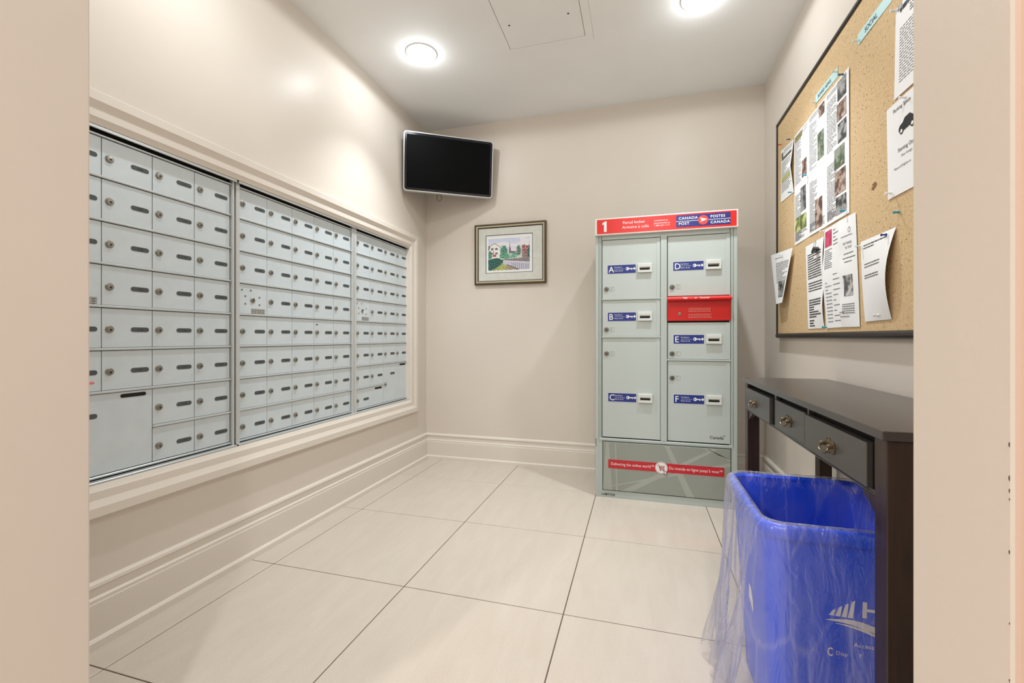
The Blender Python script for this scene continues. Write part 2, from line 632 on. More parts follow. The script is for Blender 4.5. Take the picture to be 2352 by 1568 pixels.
SLOT_ME.prism(stadium(0.083, 0.0165), O0, 0.0, 0.0004)
SLOT_ME.k = 1
SLOT_ME.prism(stadium(0.079, 0.0125), O0, 0.0003, 0.0008)
SLOT_ME = SLOT_ME.mesh('mail_slot', [ALU_FRAME, KEYH])


def inst(name, me, parent, loc):
    o = bpy.data.objects.new(name, me)
    COL.objects.link(o)
    o.parent = parent
    o.location = loc
    return o


DM = {}
number = [101]


def unit(y0, y1, ncol, label, skip, parcels, ypost0, ypost1):
    t = thing('mailbox_unit', label, 'mailboxes', (XL, (y0 + y1) / 2, MZ0), 'aluminium mailbox units in the wall niche')
    org = Vector(t['_o'])
    z1 = RZ0
    z0 = RZ0 - 8 * RP
    MB().box(XD - .05, XD - .0042, ypost0, ypost1, MZ0, MZ1).build('back_panel', GAP, t)
    # outer frame: posts, head and sill channels
    MB().box(XD - .01, XF, ypost0, y0 - .001, MZ0, MZ1).build('post', ALU_FRAME, t, bevel=.0015)
    MB().box(XD - .01, XF, y1 + .002, ypost1, MZ0, MZ1).build('post', ALU_FRAME, t, bevel=.0012)
    MB().box(XL - .006, XL - .0005, ypost0, ypost1, MZ1 - .010, MZ1).build('head_channel', ALU_FRAME, t, bevel=.001)
    MB().box(XD - .004, XD + .008, y0, y1 + .002, 1.583, 1.588).build('head_rail', ALU_FRAME, t, bevel=.001)
    MB().box(XD - .01, XL - .001, ypost0, ypost1, MZ0, MZ0 + .006).build('sill_channel', ALU_FRAME, t, bevel=.001)
    MB().box(XD - .004, XD + .007, y0, y1 + .002, .5035, .510).build('sill_rail', ALU_FRAME, t, bevel=.001)
    pw = (y1 - y0) / ncol
    taken = set()
    for c, r, cw, rh in parcels:
        for a in range(c, c + cw):
            for b in range(r, r + rh):
                taken.add((a, b))
    # horizontal rails, left out across merged compartments
    for r in range(1, 8):
        c = 0
        while c < ncol:
            blocked = lambda cc: any(cc >= pc and cc < pc + pwid and r > pr and r < pr + prh for pc, pr, pwid, prh in parcels)
            if blocked(c):
                c += 1
                continue
            e = c
            while e < ncol and not blocked(e):
                e += 1
            zz = RZ0 - r * RP
            ra = MB().box(XD - .004, XD + .0065, y0 + c * pw - (.0005 if c else 0), y0 + e * pw + (.002 if e == ncol else -.001), zz + .001, zz + .0085)
            ra.build('rail', ALU_FRAME, t, bevel=.0018, seg=2, smooth=True)
            c = e

    def put(c, r, cw, rh, kind):
        top = 1.581 if r == 0 else RZ0 - r * RP - .001
        zb = RZ0 - (r + rh) * RP + .0095 if r + rh < 8 else .512
        w, h = pw * cw, top - zb
        key = (round(w, 4), round(h, 4))
        if key not in DM:
            DM[key] = door_mesh(w, h)
        base = Vector((XD, y0 + c * pw, zb))
        d = inst('mailbox_door', DM[key], t, base - org)
        zc = RZ0 - (r + .5) * RP - zb          # mid height of the first row of the door
        if kind == 'master':
            k = MB()
            k.lathe([(0.0125, 0.0), (0.0125, 0.002), (0.010, 0.004), (0.008, 0.0045), (0.007, 0.003), (0.0, 0.003)], O0, 16, cap=False)
            k.k = 1
            k.prism([(-.006, -.0012), (.006, -.0012), (.006, .0012), (-.006, .0012)], O0, .0028, .0042)
            inst('lock', k.mesh('master_lock', [LOCKM, KEYH], smooth=True), d, (0, .074, zc + .0))
            for sy, sz in ((.019, .042), (.064, .043), (.036, .016), (.110, .015), (.036, -.017), (.110, -.018)):
                b = MB().lathe([(.0042, 0), (.0036, .0016), (.0, .0022)], O0, 10, cap=False)
                inst('screw', b.mesh('screw', mat('dull_screw', srgb(120, 124, 124), .45, metal=.6), smooth=True), d, (0, sy, zc + sz))
            st = MB().prism([(0.066, -.060), (.140, -.060), (.140, -.036), (.066, -.036)], O0, 0, .0004)
            st.k = 1
            for q in range(3):
                for e in range(5):
                    x0 = .069 + e * .0142
                    st.prism([(x0, -.0405 - q * .0075 - .003), (x0 + random.uniform(.006, .0125), -.0405 - q * .0075 - .003), (x0 + .010, -.0405 - q * .0075), (x0, -.0405 - q * .0075)], O0, .0004, .0006)
            inst('sticker', st.mesh('sticker', [mat('silver_sticker', srgb(168, 168, 164), .5), mat('grey_ink', srgb(96, 96, 94), .6)]), d, (0, 0, zc))
            return
        inst('lock', LOCK_ME, d, (0, .0215, zc if kind == 'door' else zc - (.0 if rh == 1 else RP / 2)))
        inst('number_plate', PLATE_ME, d, (0, .112, zc))
        if kind == 'door':
            tx = MB()
            text(tx, str(number[0]), O0, .0085, 0, -.0042, .0010, 'CENTER', spacing=1.1)
            number[0] += 1
            inst('number', tx.mesh('number', INK), d, (0, .112, zc))
        if kind == 'parcel':
            inst('mail_slot', SLOT_ME, d, (0, w - .0605, h - .013))
        return d

    for c in range(ncol):
        for r in range(8):
            pc = [q for q in parcels if q[0] == c and q[1] == r]
            if pc:
                put(c, r, pc[0][2], pc[0][3], 'parcel')
            elif (c, r) in taken:
                continue
            else:
                put(c, r, 1, 1, 'master' if (c, r) in skip else 'door')
    return t


u1 = unit(0.832, 1.441, 4, 'nearest aluminium mailbox unit, four columns with a large parcel door at the bottom', {(0, 3)}, [(0, 6, 2, 2)], MY0, 1.452)
number[0] = 128
u2 = unit(1.480, 2.241, 5, 'middle aluminium mailbox unit, five columns of equal small doors', {(0, 3)}, [], 1.461, 2.258)
number[0] = 167
u3 = unit(2.285, 2.897, 4, 'farthest aluminium mailbox unit, with two merged parcel doors beside the room corner', {(0, 3)}, [(0, 7, 2, 1), (2, 6, 2, 2)], 2.262, 2.919)
# pink sticker on a near door of the first unit
MB().prism(stadium(.03, .008), FL(.950, .804, XD), .0001, .0006).build('sticker', mat('pink_sticker', srgb(226, 130, 130), .5), u1)
# chipped paint mark round one lock of the middle unit
MB().prism([(-.008, -.003), (.007, -.002), (.008, .003), (-.005, .003)], FL(1.958, .986 + .028, XD), .0001, .0006).build('scratch_mark', KEYH, u2)

# ================================================================== TELEVISION IN THE CORNER
A = math.radians(33.0)
tvc = Vector((-1.3025, 2.906, 2.175))
tv = thing('television', 'small silver framed flat television on a corner bracket above the mailboxes', 'television', tvc, rot=(0, 0, 0))
tv.rotation_euler = (math.radians(6), 0, A)
# local: x along the screen, -y towards the room, z up
LF = frame((0, 0, 0), (1, 0, 0), (0, 0, 1))
TW, TH = 0.640, 0.405
silver = mat('silver_bezel', srgb(206, 206, 204), .3, metal=.5)
mb = MB()
outer, inner = rrect(-TW / 2, TW / 2, -TH / 2, TH / 2, .022, 6), rrect(-TW / 2 + .007, TW / 2 - .007, -TH / 2 + .007, TH / 2 - .007, .018, 6)
n = len(outer)
rings = [(outer, -.030), (outer, .004), ([(a * .995, b * .993) for a, b in outer], .007), (inner, .007), (inner, .002)]
mb.add([LF(x, y, d) for r, d in rings for x, y in r], [(j * n + i, j * n + (i + 1) % n, (j + 1) * n + (i + 1) % n, (j + 1) * n + i) for j in range(4) for i in range(n)])
mb.build('bezel', silver, tv, local=True, smooth=True, angle=40)
MB().prism(inner, LF, -.02, .0035).build('screen_border', mat('glossy_black_border', srgb(22, 24, 34), .12), tv, local=True)
MB().prism([(-TW / 2 + .022, -TH / 2 + .024), (TW / 2 - .022, -TH / 2 + .024), (TW / 2 - .022, TH / 2 - .022), (-TW / 2 + .022, TH / 2 - .022)], LF, .003, .0042).build('screen', mat('black_screen', srgb(3, 3, 4), .5, spec=.08), tv, local=True)
MB().prism(rrect(-TW / 2 + .02, TW / 2 - .02, -TH / 2 + .02, TH / 2 - .02, .03, 4), LF, -.055, -.03).build('back_cover', BLACK, tv, local=True, bevel=.008, seg=2)
arm = MB().box(-.05, .05, .055, .062, -.05, .05).box(-.02, .02, .06, .20, -.02, .02).box(-.012, .012, .19, .288, -.012, .012)
arm.build('wall_bracket', BLACK, tv, local=True, bevel=.002)
pts = [(-.060, .03, -TH / 2 + .02)] + [(-.065 + .017 * math.sin(a), .03, -TH / 2 - .022 + .022 * math.cos(a)) for a in [0.2 + i * (2 * math.pi - .4) / 22 for i in range(23)]] + [(-.070, .03, -TH / 2 + .02)]
MB().tube(pts, .0022, 6).build('cable', mat('grey_cable', srgb(70, 66, 58), .6), tv, local=True, smooth=True)

# ================================================================== FRAMED PICTURE
PX0, PX1, PZ0, PZ1 = -1.198, -0.645, 1.342, 1.797
pc = thing('framed_picture', 'small framed watercolour of a village with a church steeple on the back wall', 'picture', ((PX0 + PX1) / 2, YB, (PZ0 + PZ1) / 2))
pw, ph = PX1 - PX0, PZ1 - PZ0
FP = FB((PX0 + PX1) / 2, (PZ0 + PZ1) / 2, YB - .0)
gold = mat('pale_gilt', srgb(196, 186, 158), .35, metal=.35)
bronze = mat('dark_bronze', srgb(66, 54, 40), .4, metal=.4)


def rect_loop(mbx, prof, x0, x1, y0, y1, F):
    """mitred frame: prof [(inset, depth)]"""
    n = len(prof)
    cor = [(x0, y0, 1, 1), (x1, y0, -1, 1), (x1, y1, -1, -1), (x0, y1, 1, -1)]
    vs = [F(c[0] + c[2] * a, c[1] + c[3] * a, d) for c in cor for a, d in prof]
    fs = [(i * n + k, i * n + k + 1, ((i + 1) % 4) * n + k + 1, ((i + 1) % 4) * n + k) for i in range(4) for k in range(n - 1)]
    mbx.add(vs, fs)
    return mbx


w2, h2 = pw / 2, ph / 2
rect_loop(MB(), [(0, 0), (0, .014), (.003, .019), (.009, .020), (.012, .017)], -w2, w2, -h2, h2, FP).build('frame_edge', bronze, pc)
rect_loop(MB(), [(.012, .017), (.015, .019), (.020, .0185), (.024, .015)], -w2, w2, -h2, h2, FP).build('frame_moulding', gold, pc)
rect_loop(MB(), [(.024, .015), (.027, .0135), (.030, .010), (.030, .006)], -w2, w2, -h2, h2, FP).build('frame_lip', bronze, pc)
bd = MB()
for side in range(4):
    L = pw if side % 2 == 0 else ph
    nb = int(L / .0105)
    for i in range(nb):
        a = -L / 2 + .006 + (L - .012) * (i + .5) / nb
        x, y = ((a, -h2 + .0055), (w2 - .0055, a), (a, h2 - .0055), (-w2 + .0055, a))[side]
        sk = .0022
        dx, dy = ((.0034, .0045), (.0045, .0034))[side % 2]
        if side % 2 == 0:
            q = [(x - dx + sk, y - dy), (x + dx + sk, y - dy), (x + dx - sk, y + dy), (x - dx - sk, y + dy)]
        else:
            q = [(x - dx, y - dy - sk), (x + dx, y - dy + sk), (x + dx, y + dy + sk), (x - dx, y + dy - sk)]
        bd.prism(q, FP, .018, .0225)
b_ = bd.build('rope_beading', mat('worn_bronze', srgb(104, 90, 66), .4, metal=.4), pc)
b_['kind'] = 'stuff'
MAT_BOARD = mat('marbled_mat_board', srgb(218, 219, 211), .8, noise_amt=.05, noise_scale=26)
ax0, ax1, ay0, ay1 = -.187, .172, -.137, .142
bo = MB()
for q in ((-w2 + .029, w2 - .029, ay1, h2 - .029), (-w2 + .029, w2 - .029, -h2 + .029, ay0), (-w2 + .029, ax0, ay0, ay1), (ax1, w2 - .029, ay0, ay1)):
    bo.prism([(q[0], q[2]), (q[1], q[2]), (q[1], q[3]), (q[0], q[3])], FP, .004, .0075)
bo.build('mat_board', MAT_BOARD, pc)
rect_loop(MB(), [(-.0035, .0077), (-.0005, .0077), (0, .0075), (.0004, .0045)], ax0, ax1, ay0, ay1, FP).build('mat_bevel', mat('charcoal_line', srgb(84, 86, 84), .7), pc)
MB().prism([(ax0, ay0), (ax1, ay0), (ax1, ay1), (ax0, ay1)], FP, .003, .0044).build('print_margin', PAPER, pc)


def inside(px, py, poly):
    c = False
    j = len(poly) - 1
    for i in range(len(poly)):
        xi, yi = poly[i]
        xj, yj = poly[j]
        if (yi > py) != (yj > py) and px < (xj - xi) * (py - yi) / (yj - yi) + xi:
            c = not c
        j = i
    return c


def paint(px, py):
    """colour of the watercolour at (px, py), in units of a 1000 x 730 sheet, y down"""
    nz = noise.noise(Vector((px * .004, py * .010, 1)))
    nf = noise.noise(Vector((px * .04, py * .04, 5)))
    ng = noise.noise(Vector((px * .085, py * .085, 9)))
    nh = noise.noise(Vector((px * .045, py * .05, 13)))
    wx, wy = px + 16 * nf, py + 16 * ng
    t = min(1, py / 330)
    c = [206 + 34 * t, 216 + 18 * t, 242 - 4 * t]
    if nz > .1:
        c = [238, 236, 242]
    if wy > 330:
        c = [214, 218, 206]
    if inside(px, py, [(30, 190), (160, 112), (290, 195), (290, 470), (30, 470)]):
        c = [246, 243, 238]
        for x0, x1, y0, y1 in ((75, 135, 215, 262), (175, 235, 215, 262), (78, 120, 318, 362), (175, 235, 318, 362)):
            if x0 < px < x1 and y0 < py < y1:
                c = [88, 84, 92] if abs((px - x0) % 30 - 15) > 3 else [216, 214, 212]
        if 130 < px < 142 and 280 < py < 400:
            c = [110, 70, 66]
        if (px - 158) ** 2 / 60 ** 2 + (py - 390) ** 2 / 28 ** 2 < .8 + nf:
            c = [186, 84, 80]
    if py < 205 and (abs((py - 112) - (160 - px) * .60) < 7 and 10 < px < 160 or abs((py - 112) - (px - 160) * .64) < 7 and 160 < px < 295):
        c = [120, 112, 112]
    if inside(px, py, [(0, 170), (50, 165), (50, 210), (0, 290)]):
        c = [112, 104, 112]
    # steeple and church
    if inside(px, py, [(524, 60), (532, 190), (548, 250), (556, 350), (500, 350), (508, 250), (518, 190)]):
        c = [122, 108, 122]
    if inside(px, py, [(545, 300), (660, 310), (700, 380), (560, 370)]):
        c = [108, 98, 108]
    # red brick houses
    if inside(wx, wy, [(812, 185), (880, 170), (900, 200), (1000, 180), (1000, 470), (812, 470)]):
        c = [158, 82, 84] if nf > -.18 else [210, 190, 188]
        if wy > 350:
            c = [96, 80, 82] if ng > 0 else [196, 176, 168]
    for cx, cy, rx, ry, col in ((385, 290, 85, 120, (82, 140, 122)), (45, 370, 60, 90, (92, 140, 120)), (735, 300, 55, 110, (96, 128, 112)), (975, 340, 40, 130, (42, 92, 92)), (420, 410, 140, 60, (96, 158, 130)), (590, 400, 110, 60, (112, 170, 146)), (540, 385, 40, 45, (168, 206, 184))):
        if (wx - cx) ** 2 / rx ** 2 + (wy - cy) ** 2 / ry ** 2 < 1 + nf * .9:
            k = 1 + .9 * ng + .5 * nh
            c = [col[0] * k, col[1] * k, col[2] * k]
    # road and grass
    if inside(wx, wy, [(360, 480), (1000, 450), (1000, 560), (380, 540)]):
        c = [118, 112, 116] if ng < .15 else [186, 178, 176]
    if inside(wx, wy, [(0, 690), (380, 560), (520, 700), (500, 740), (0, 740)]):
        c = [184, 194, 120] if nf > -.2 else [122, 134, 78]
    if inside(wx, wy, [(0, 470), (230, 440), (370, 500), (360, 560), (180, 680), (0, 740)]):
        k = 1 + 1.0 * ng + .7 * nh
        c = [46 * k, 96 * k, 88 * k]
    # bridge
    if inside(px, py, [(370, 500), (1000, 560), (1000, 712), (740, 712), (370, 585)]):
        c = [206, 204, 220]
        if (px % 44) < 11 and px > 560 and py > 540 + (px - 370) * .095:
            c = [128, 122, 142]
        if abs(py - (505 + (px - 370) * .095)) < 8:
            c = [236, 236, 240]
    if inside(px, py, [(430, 600), (470, 600), (745, 712), (735, 728)]):
        c = [86, 72, 60]
    if inside(px, py, [(440, 612), (735, 728), (480, 728)]):
        c = [150, 128, 104] if ng > -.1 else [206, 190, 172]
    e = min(px, 1000 - px, py, 730 - py)
    if e < 8 + 10 * nf:
        c = [246, 246, 244]
    return [max(0, min(255, q + 10 * nf)) for q in c]


def picture_mesh(name, F, x0, x1, y0, y1, fn, nu, nv, W0, H0, d, parent):
    mbp = MB()
    vs, fs = [], []
    for j in range(nv):
        for i in range(nu):
            a0, a1 = x0 + (x1 - x0) * i / nu, x0 + (x1 - x0) * (i + 1) / nu
            b0, b1 = y1 + (y0 - y1) * (j + 1) / nv, y1 + (y0 - y1) * j / nv
            k = len(vs)
            vs += [F(a0, b0, d), F(a1, b0, d), F(a1, b1, d), F(a0, b1, d)]
            fs.append((k, k + 1, k + 2, k + 3))
    mbp.add(vs, fs)
    base = Vector(parent['_o']) if parent is not None else Vector((0, 0, 0))
    me = bpy.data.meshes.new(name)
    me.from_pydata([tuple(Vector(v) - base) for v in mbp.v], [], mbp.f)
    me.materials.append(PRINTED)
    at = me.color_attributes.new('ink', 'FLOAT_COLOR', 'CORNER')
    buf = []
    for j in range(nv):
        for i in range(nu):
            q = [fn((i + a_) / nu * W0, (j + b_) / nv * H0) for a_ in (.1, .5, .9) for b_ in (.1, .5, .9)]
            buf += list(srgb(*[sum(c_) / 9 for c_ in zip(*q)])) * 4
    at.data.foreach_set('color', buf)
    o = bpy.data.objects.new(name, me)
    COL.objects.link(o)
    o.parent = parent
    return o


picture_mesh('watercolour', FP, ax0 + .014, ax1 - .018, ay0 + .014, ay1 - .022, paint, 190, 140, 1000, 730, .0048, pc)

# ================================================================== PARCEL LOCKER
YK = 2.665
LK = mat('locker_grey_green', srgb(184, 194, 189), .38)
LKD = mat('locker_door_grey', srgb(192, 201, 197), .34)
LKP = mat('locker_kick_panel', srgb(150, 156, 147), .4)
LKL = mat('kick_panel_pale_print', srgb(168, 173, 164), .4)
pk = thing('parcel_locker', 'grey green metal parcel locker with a red sign on top against the back wall', 'locker', (0.135, 2.9, 0))
KX0, KX1 = -0.247, 0.520
G = frame((0, YK, 0), (1, 0, 0), (0, 0, 1))      # x = world X, y = world Z, depth towards the room


def P(mbx, x0, x1, z0, z1, d0, d1):
    return mbx.prism([(x0, z0), (x1, z0), (x1, z1), (x0, z1)], G, d0, d1)


KB = YB - .035
MB().box(KX0 + .004, KX1 - .004, YK + .012, KB, 0.0, 1.600).build('cabinet_body', LK, pk, bevel=.002)
# side stiles with three steps
for s_, x in ((1, KX0), (-1, KX1)):
    mbx = MB()
    P(mbx, *sorted((x, x + s_ * .018)), .0, 1.55, -.013, .0)
    P(mbx, *sorted((x + s_ * .018, x + s_ * .0215)), .343, 1.55, -.013, -.004)
    P(mbx, *sorted((x + s_ * .0215, x + s_ * .031)), .343, 1.55, -.013, .001)
    P(mbx, *sorted((x + s_ * .0335, x + s_ * .038)), .343, 1.55, -.013, -.002)
    mbx.build('side_stile', LK, pk, bevel=.001)
mbx = MB()
P(mbx, .121, .156, .352, 1.535, -.013, .002)
mbx.build('centre_stile', LK, pk, bevel=.0025, seg=2)
mbx = MB()
P(mbx, KX0 + .031, KX1 - .031, 1.524, 1.553, -.013, -.002)
mbx.build('head_rail', LK, pk, bevel=.001)
P(MB(), KX0 + .03, KX1 - .03, .30, 1.54, -.013, -.0115).build('back_plate', GAP, pk)
P(MB(), KX0 + .02, KX1 - .02, .336, .3505, -.013, .002).build('lower_rail', LK, pk, bevel=.002)
# sign on top
sg = P(MB(), -.250, .522, 1.548, 1.647, -.012, .020).build('header_sign', mat('sign_frame_white', srgb(226, 222, 214), .35), pk, bevel=.003, seg=2)
P(MB(), -.237, .513, 1.556, 1.640, .0195, .0206).build('sign_face', RED, sg)
P(MB(), .203, .483, 1.5665, 1.633, .0200, .0211).build('sign_panel', mat('navy_sign_panel', srgb(48, 50, 124), .3), sg)
dd = .0214


def sign_text(name, items, parent, m=None):
    q = MB()
    for body, h_, x, y, kw in items:
        text(q, body, G, h_, x, y, **kw)
    return q.build(name, m or WHITE, parent)


MB().prism([(-.1965, 1.567), (-.1965, 1.613), (-.2065, 1.608), (-.2065, 1.618), (-.190, 1.629), (-.1815, 1.629), (-.1815, 1.567)][::-1], G, .0205, dd).build('sign_number', WHITE, sg)
sign_text('sign_title', [('Parcel locker', .0165, -.090, 1.606, dict(d=dd))], sg)
sign_text('sign_title', [('Armoire \u00e0 colis', .0165, -.092, 1.579, dict(d=dd))], sg)
for i, l in enumerate(('canadapost.ca', 'postescanada.ca', '1 800 267-1177')):
    sign_text('sign_contact', [(l, .0092, .084, 1.6095 - i * .0148, dict(d=dd, sx=1.02))], sg)
for body, x, z, k in (('CANADA', .216, 1.6085, 1.08), ('POST', .216, 1.5785, 1.08), ('POSTES', .381, 1.6085, 1.0), ('CANADA', .381, 1.5765, 1.06)):
    sign_text('sign_brand', [(body, .0140, x, z, dict(d=dd + .0003, sx=k, bold=.0004, spacing=1.15))], sg)
P(MB(), .203, .322, 1.5975, 1.6000, .0209, dd).build('sign_rule', WHITE, sg)
P(MB(), .366, .483, 1.5975, 1.6000, .0209, dd).build('sign_rule', WHITE, sg)
em = MB()
em.lathe([(.0265, .0212), (.0265, .0222), (0, .0224)], FB(.344, 1.599, YK), 28, cap=False)
em.k = 1
em.prism([(-.017, .0125), (.021, .002), (.004, -.0005)], FB(.344, 1.600, YK), .0222, .0232)
em.prism([(.004, -.0025), (.021, 0), (-.017, -.0125), (-.0075, -.003)], FB(.344, 1.600, YK), .0222, .0232)
em.prism([(-.0075, -.003), (-.016, .011), (.006, -.0018)], FB(.344, 1.600, YK), .0222, .0230)
em.build('round_emblem', [mat('emblem_coral', srgb(214, 74, 70), .35), WHITE], sg)

SLOTM = mat('slot_plate_pale', srgb(218, 220, 215), .35)
LOCKD = mat('dark_nickel', srgb(118, 114, 106), .35, metal=.7)
doors = [('A', -.207, .119, 1.176, 1.521, -.177, 1.323, 1.233), ('B', -.207, .119, .953, 1.166, -.176, 1.043, .993), ('C', -.207, .119, .357, .943, -.174, .568, .851),
         ('D', .160, .484, 1.182, 1.521, .189, 1.326, 1.234), ('E', .160, .484, .824, 1.030, .191, .911, .854), ('F', .160, .484, .357, .812, .192, .572, .716)]
for L, x0, x1, z0, z1, lx, lz, kz in doors:
    mbx = MB()
    P(mbx, x0, x1, z0, z1, -.011, -.0045)
    # flange at the hinge edge
    P(mbx, x1 - .020, x1, z0, z1, -.0045, -.002)
    d = mbx.build('locker_door', LKD, pk, bevel=.0015, seg=2)
    d['label'] = 'locker door marked ' + L
    dz = -.0045
    MB().prism(rrect(lx - .0015, lx + .1625, lz - .0015, lz + .0515, .003, 3), G, dz, dz + .0006).build('label_border', WHITE, d)
    MB().prism(rrect(lx, lx + .161, lz, lz + .050, .002, 3), G, dz + .0005, dz + .0010).build('key_label', NAVY, d)
    tx = MB()
    e = dz + .0013
    text(tx, L, G, .034, lx + .006, lz + .008, e, sx=.95, bold=.0004)
    text(tx, 'Key Return', G, .0075, lx + .039, lz + .033, e, sx=.88)
    text(tx, 'Retour de cl\u00e9', G, .0075, lx + .039, lz + .012, e, sx=.82)
    P(tx, lx + .040, lx + .096, lz + .0245, lz + .0257, e - .0004, e)
    cx, cz = lx + .1135, lz + .026
    tx.lathe([(.0095, e - .0004), (.0095, e)], frame((cx, YK, cz), (1, 0, 0), (0, 0, 1)), 14)
    P(tx, cx + .008, cx + .030, cz - .003, cz + .003, e - .0004, e)
    P(tx, cx + .022, cx + .028, cz - .007, cz - .002, e - .0004, e)
    tx.prism([(cx + .033, cz - .004), (cx + .038, cz - .004), (cx + .038, cz - .010), (cx + .047, cz), (cx + .038, cz + .010), (cx + .038, cz + .004), (cx + .033, cz + .004)], G, e - .0004, e)
    tx.build('key_label_print', WHITE, d)
    MB().lathe([(.0035, e), (.0035, e + .0004)], frame((cx - .003, YK, cz), (1, 0, 0), (0, 0, 1)), 8).build('key_label_dot', NAVY, d)
    sx0, sx1 = lx + .1715, lx + .250
    mbx = MB()
    F2 = G
    o4 = [(sx0, lz), (sx1, lz), (sx1, lz + .051), (sx0, lz + .051)]
    i4 = [(sx0 + .010, lz + .013), (sx1 - .010, lz + .013), (sx1 - .010, lz + .031), (sx0 + .010, lz + .031)]
    vs = [G(x, y, dz) for x, y in o4] + [G(x, y, dz + .013) for x, y in o4] + [G(x, y, dz + .013) for x, y in i4] + [G(x, y, dz + .004) for x, y in i4]
    fs = [(j * 4 + i, j * 4 + (i + 1) % 4, (j + 1) * 4 + (i + 1) % 4, (j + 1) * 4 + i) for j in range(3) for i in range(4)]
    mbx.add(vs, fs)
    mbx.build('key_slot_plate', SLOTM, d, bevel=.0012)
    P(MB(), sx0 + .010, sx1 - .010, lz + .013, lz + .031, dz, dz + .0042).build('key_slot_opening', SLOTM, d)
    P(MB(), sx0 + .012, sx1 - .012, lz + .015, lz + .0265, dz + .003, dz + .0052).build('key_slot', KEYH, d)
    kx = x0 + .0235
    lk = MB()
    lk.lathe([(.0135, dz), (.0135, dz + .003), (.011, dz + .006), (0, dz + .0065)], frame((kx, YK, kz), (1, 0, 0), (0, 0, 1)), 18, cap=False)
    lk.build('cam_lock', LOCKD, d, smooth=True, angle=35)
    P(MB(), kx - .0012, kx + .0012, kz - .007, kz + .005, dz + .006, dz + .0075).build('keyway', KEYH, d)
    tx = MB()
    text(tx, L, G, .015, kx + .022, kz - .007, dz + .0004)
    rect_loop(tx, [(0, dz), (0, dz + .0008), (.0015, dz + .0008), (.0015, dz)], kx + .019, kx + .046, kz - .012, kz + .013, G)
    tx.build('embossed_letter', mat('emboss_shade', srgb(172, 178, 172), .4), d)
for x0, x1, z in ((-.211, .122, 1.171), (-.211, .122, .948), (.156, .488, .818)):
    P(MB(), x0, x1, z - .004, z + .004, -.011, .002).build('door_rail', LKD, pk, bevel=.002, seg=2)
# red drop slot between doors D and E
dr = P(MB(), .158, .487, 1.040, 1.176, -.011, .002).build('red_mail_drop', RED, pk, bevel=.002)
hood = MB()
hood.prism([(0, 0), (.030, 0), (.034, .010), (.004, .024), (0, .024)], frame((.157, YK, 1.154), (0, -1, 0), (0, 0, 1)), 0, -.332)
hood.build('hood', RED, dr, bevel=.001)
P(MB(), .163, .482, 1.122, 1.152, .0018, .0035).build('drop_flap', mat('deep_red', srgb(196, 26, 30), .35), dr)
rect_loop(MB(), [(0, .002), (0, .004), (.004, .004), (.005, .002)], .166, .484, 1.047, 1.119, G).build('drop_panel_edge', RED, dr)
tx = MB()
F3 = frame((0, YK - .036, 1.166), (1, 0, 0), (0, .28, .96))
text(tx, 'Mail', G, .0095, .238, 1.1625, .0345, bold=.0003)
text(tx, 'Courrier', G, .0095, .326, 1.1625, .0345, bold=.0003)
tx.prism([(.298, 1.1655), (.305, 1.1625), (.312, 1.1655), (.305, 1.1705)], G, .034, .0345)
tx.build('drop_hood_lettering', WHITE, dr)
tx = MB()
random.seed(3)
for i in range(7):
    if i == 3:
        continue
    x = .270
    while x < .385:
        w_ = random.uniform(.006, .016)
        P(tx, x, min(x + w_, .392), 1.108 - i * .0085, 1.1115 - i * .0085, .002, .0045)
        x += w_ + .003
tx.build('drop_small_print', mat('pale_pink_print', srgb(232, 150, 140), .5), dr)
lk = MB().lathe([(.0085, .002), (.0085, .005), (.006, .006), (.004, .0045), (0, .0045)], FB(.223, 1.079, YK), 16, cap=False)
lk.build('drop_lock', LOCKM, dr, smooth=True)
# lower panel
MB().box(KX0 + .006, KX1 - .006, YK + .001, YK + .02, 0, .34).build('plinth', LK, pk, bevel=.001)
kp = P(MB(), -.203, .486, .046, .329, -.002, .003).build('kick_panel', LKP, pk, bevel=.0015)
P(MB(), -.207, .490, .042, .333, -.002, .0005).build('kick_panel_gap', mat('panel_shadow_line', srgb(58, 62, 58), .7), pk)
ra = MB()
for q in ([(-.185, .329), (-.170, .329), (-.150, .046), (-.203, .046), (-.203, .07)], [(-.203, .055), (.486, .235), (.486, .255), (-.203, .060)], [(-.10, .046), (.40, .329), (.43, .329), (-.04, .046)],
          [(.14, .329), (.165, .329), (.30, .046), (.26, .046)], [(.33, .329), (.36, .329), (.486, .262), (.486, .272)], [(-.135, .329), (-.128, .329), (-.118, .046), (-.128, .046)]):
    ra.add([G(x, y, .00315 + .00002 * len(ra.f)) for x, y in q], [tuple(range(len(q)))])
ra.build('light_beam_print', LKL, kp)
P(MB(), -.173, .455, .1755, .2265, .003, .0038).build('red_band', mat('red_banner', srgb(198, 36, 48), .35), kp)
tx = MB()
text(tx, 'Delivering the online world\u2122', G, .0165, -.158, .1945, .0043, sx=.86)
text(tx, 'Du monde en ligne jusqu\u2019\u00e0 vous\u2122', G, .0165, .166, .1945, .0043, sx=.86)
tx.build('band_lettering', WHITE, kp)
em = MB()
em.lathe([(.0345, .0038), (.0345, .0044), (0, .0045)], FB(.125, .200, YK), 30, cap=False)
em.k = 1
rr = FB(.125, .200, YK)
em.lathe([(.0325, .0045), (.0325, .0047), (.0310, .0047), (.0310, .0045)], rr, 30, cap=False)
for q in ([(-.021, .016), (-.014, .016), (-.013, .013), (-.021, .013)], [(-.016, .016), (-.013, .016), (-.006, -.010), (-.009, -.010)], [(-.011, -.008), (.014, -.008), (.014, -.011), (-.010, -.011)]):
    em.prism(q, rr, .0045, .0050)
